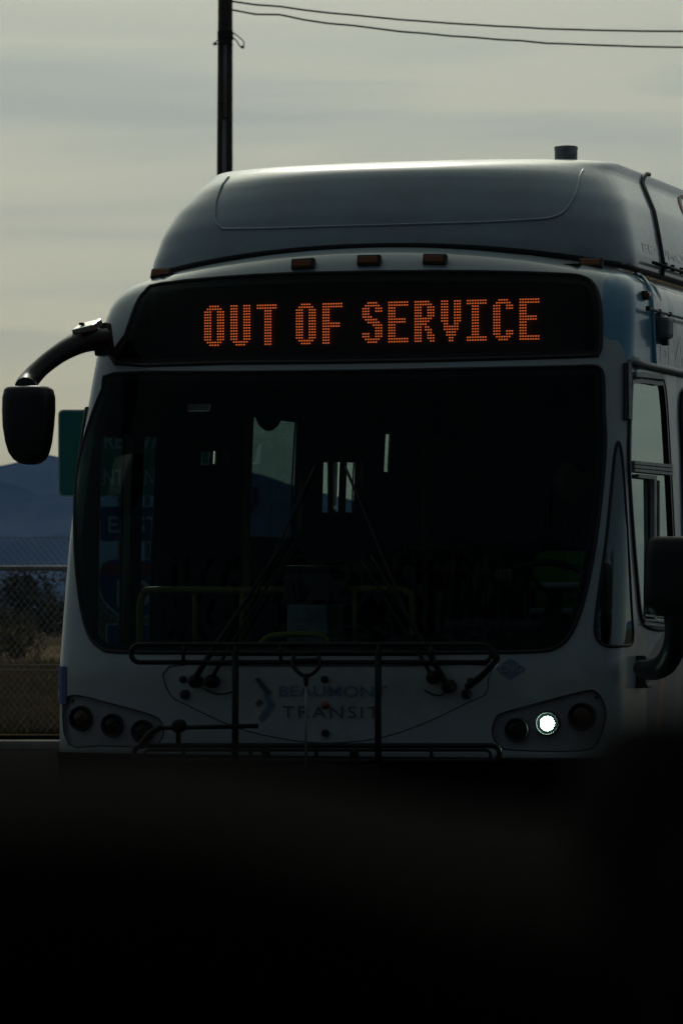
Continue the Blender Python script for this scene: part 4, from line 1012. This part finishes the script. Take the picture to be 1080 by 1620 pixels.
ridge('mountain', 4200, ([-3200, -1500, -700, -250, 0, 40, 75, 100, 135, 260, 385, 420, 465, 600, 900, 1500, 2500, 4200],
                         [900, 800, 690, 748, 739, 730, 717, 728, 741, 738, 745, 752, 769, 800, 860, 890, 905, 930]), ((.030, .050, .098), (.060, .084, .15), (.10, .125, .20)), 2.3, 1500)  # blue of the distant haze is put into the slope colours

# ------------------------------------------------------------------ the car the photograph was taken from (out of focus in front)
car = thing('car_interior', 'blurred black dashboard of the car in the foreground, with a raised hood at right', 'car', (0, .05, 0))
def dpt(px, py, Y): q = WP(px, py, Y); return Vector((q.x, Y - .05, q.z))
vs = []; fs = []; nx = 240
rows_ = [(.42, -.16), (.46, -.07), (.50, -.04), (.55, -.013), (.60, -.005), (.66, 0), (.74, -.004), (.95, -.03), (1.2, -.08)]
for i in range(nx + 1):
    X = -.75 + 1.5 * i / nx
    for Y, dz in rows_:
        top = CAMH - (1262 + 62 * math.tanh(X * 26) + 10 * math.sin(X * 70) - 960) * .66 / FPX
        top += .006 * math.exp(-((X + .03) / .03) ** 2) * 0
        vs.append((X, Y, top + dz))
n = len(rows_)
for i in range(nx):
    for j in range(n - 1): fs.append((i * n + j, (i + 1) * n + j, (i + 1) * n + j + 1, i * n + j + 1))
mk('dashboard', vs, fs, M['dashblack'], car, True)
# instrument hood at right
vs = []; fs = []; ys = np.linspace(.48, .74, 12); seg = 40
xc = (1150 - 540) * .6 / FPX; hw = (1150 - 950) * .6 / FPX; zt = CAMH - (1134 - 960) * .6 / FPX
for j, Y in enumerate(ys):
    k = math.sin(math.pi * (.12 + .76 * j / (len(ys) - 1))) ** .4
    for i in range(seg + 1):
        a_ = math.pi * i / seg; c_, s_ = math.cos(a_), math.sin(a_); e = 2 / 4.2
        vs.append((xc - hw * k * math.copysign(abs(c_) ** e, c_), Y, CAMH - .06 + (zt - CAMH + .06) * k * abs(s_) ** e))
for j in range(len(ys) - 1):
    for i in range(seg): a_ = j * (seg + 1) + i; fs.append((a_, a_ + 1, a_ + seg + 2, a_ + seg + 1))
fs.append(tuple(range(seg + 1))); mk('instrument_hood', vs, fs, M['dashblack'], car, True)
boxo('rear_shade_wall', (0, -1.0, 1.0), (1.4, .08, 1.2), M['carfabric'], car, bev=.02)  # unseen wall, like the cabin shell below, added to shade the dashboard
boxo('headliner', (0, -.05, 1.56), (1.4, 1.95, .04), M['carfabric'], car, bev=.01)
for s_ in (-1, 1):
    tube('windscreen_pillar', [(s_ * .62, .90, 1.54), (s_ * .70, 1.35, 1.18)], .04, M['carfabric'], car, 8)
    boxo('door_card', (s_ * .73, .1, .95), (.06, 1.7, .62), M['carfabric'], car, bev=.02)
    tube('side_pillar', [(s_ * .66, -.35, 1.6), (s_ * .72, -.4, 1.2)], .045, M['carfabric'], car, 8)

# ------------------------------------------------------------------ air
hz_m = bpy.data.materials.new('haze_air'); hz_m.use_nodes = True; t = hz_m.node_tree; t.nodes.clear()
o_ = t.nodes.new('ShaderNodeOutputMaterial'); pv_ = t.nodes.new('ShaderNodeVolumePrincipled')
pv_.inputs['Color'].default_value = (.24, .52, 1, 1); pv_.inputs['Density'].default_value = 6.0e-5; pv_.inputs['Anisotropy'].default_value = 0
t.links.new(pv_.outputs[0], o_.inputs['Volume'])
hb_ = boxo('haze', (0, 3500, 499), (11900, 7400, 1002), hz_m); hb_['kind'] = 'stuff'; hb_['label'] = 'thin blue haze over the valley that fades the mountains'; hb_['category'] = 'haze'
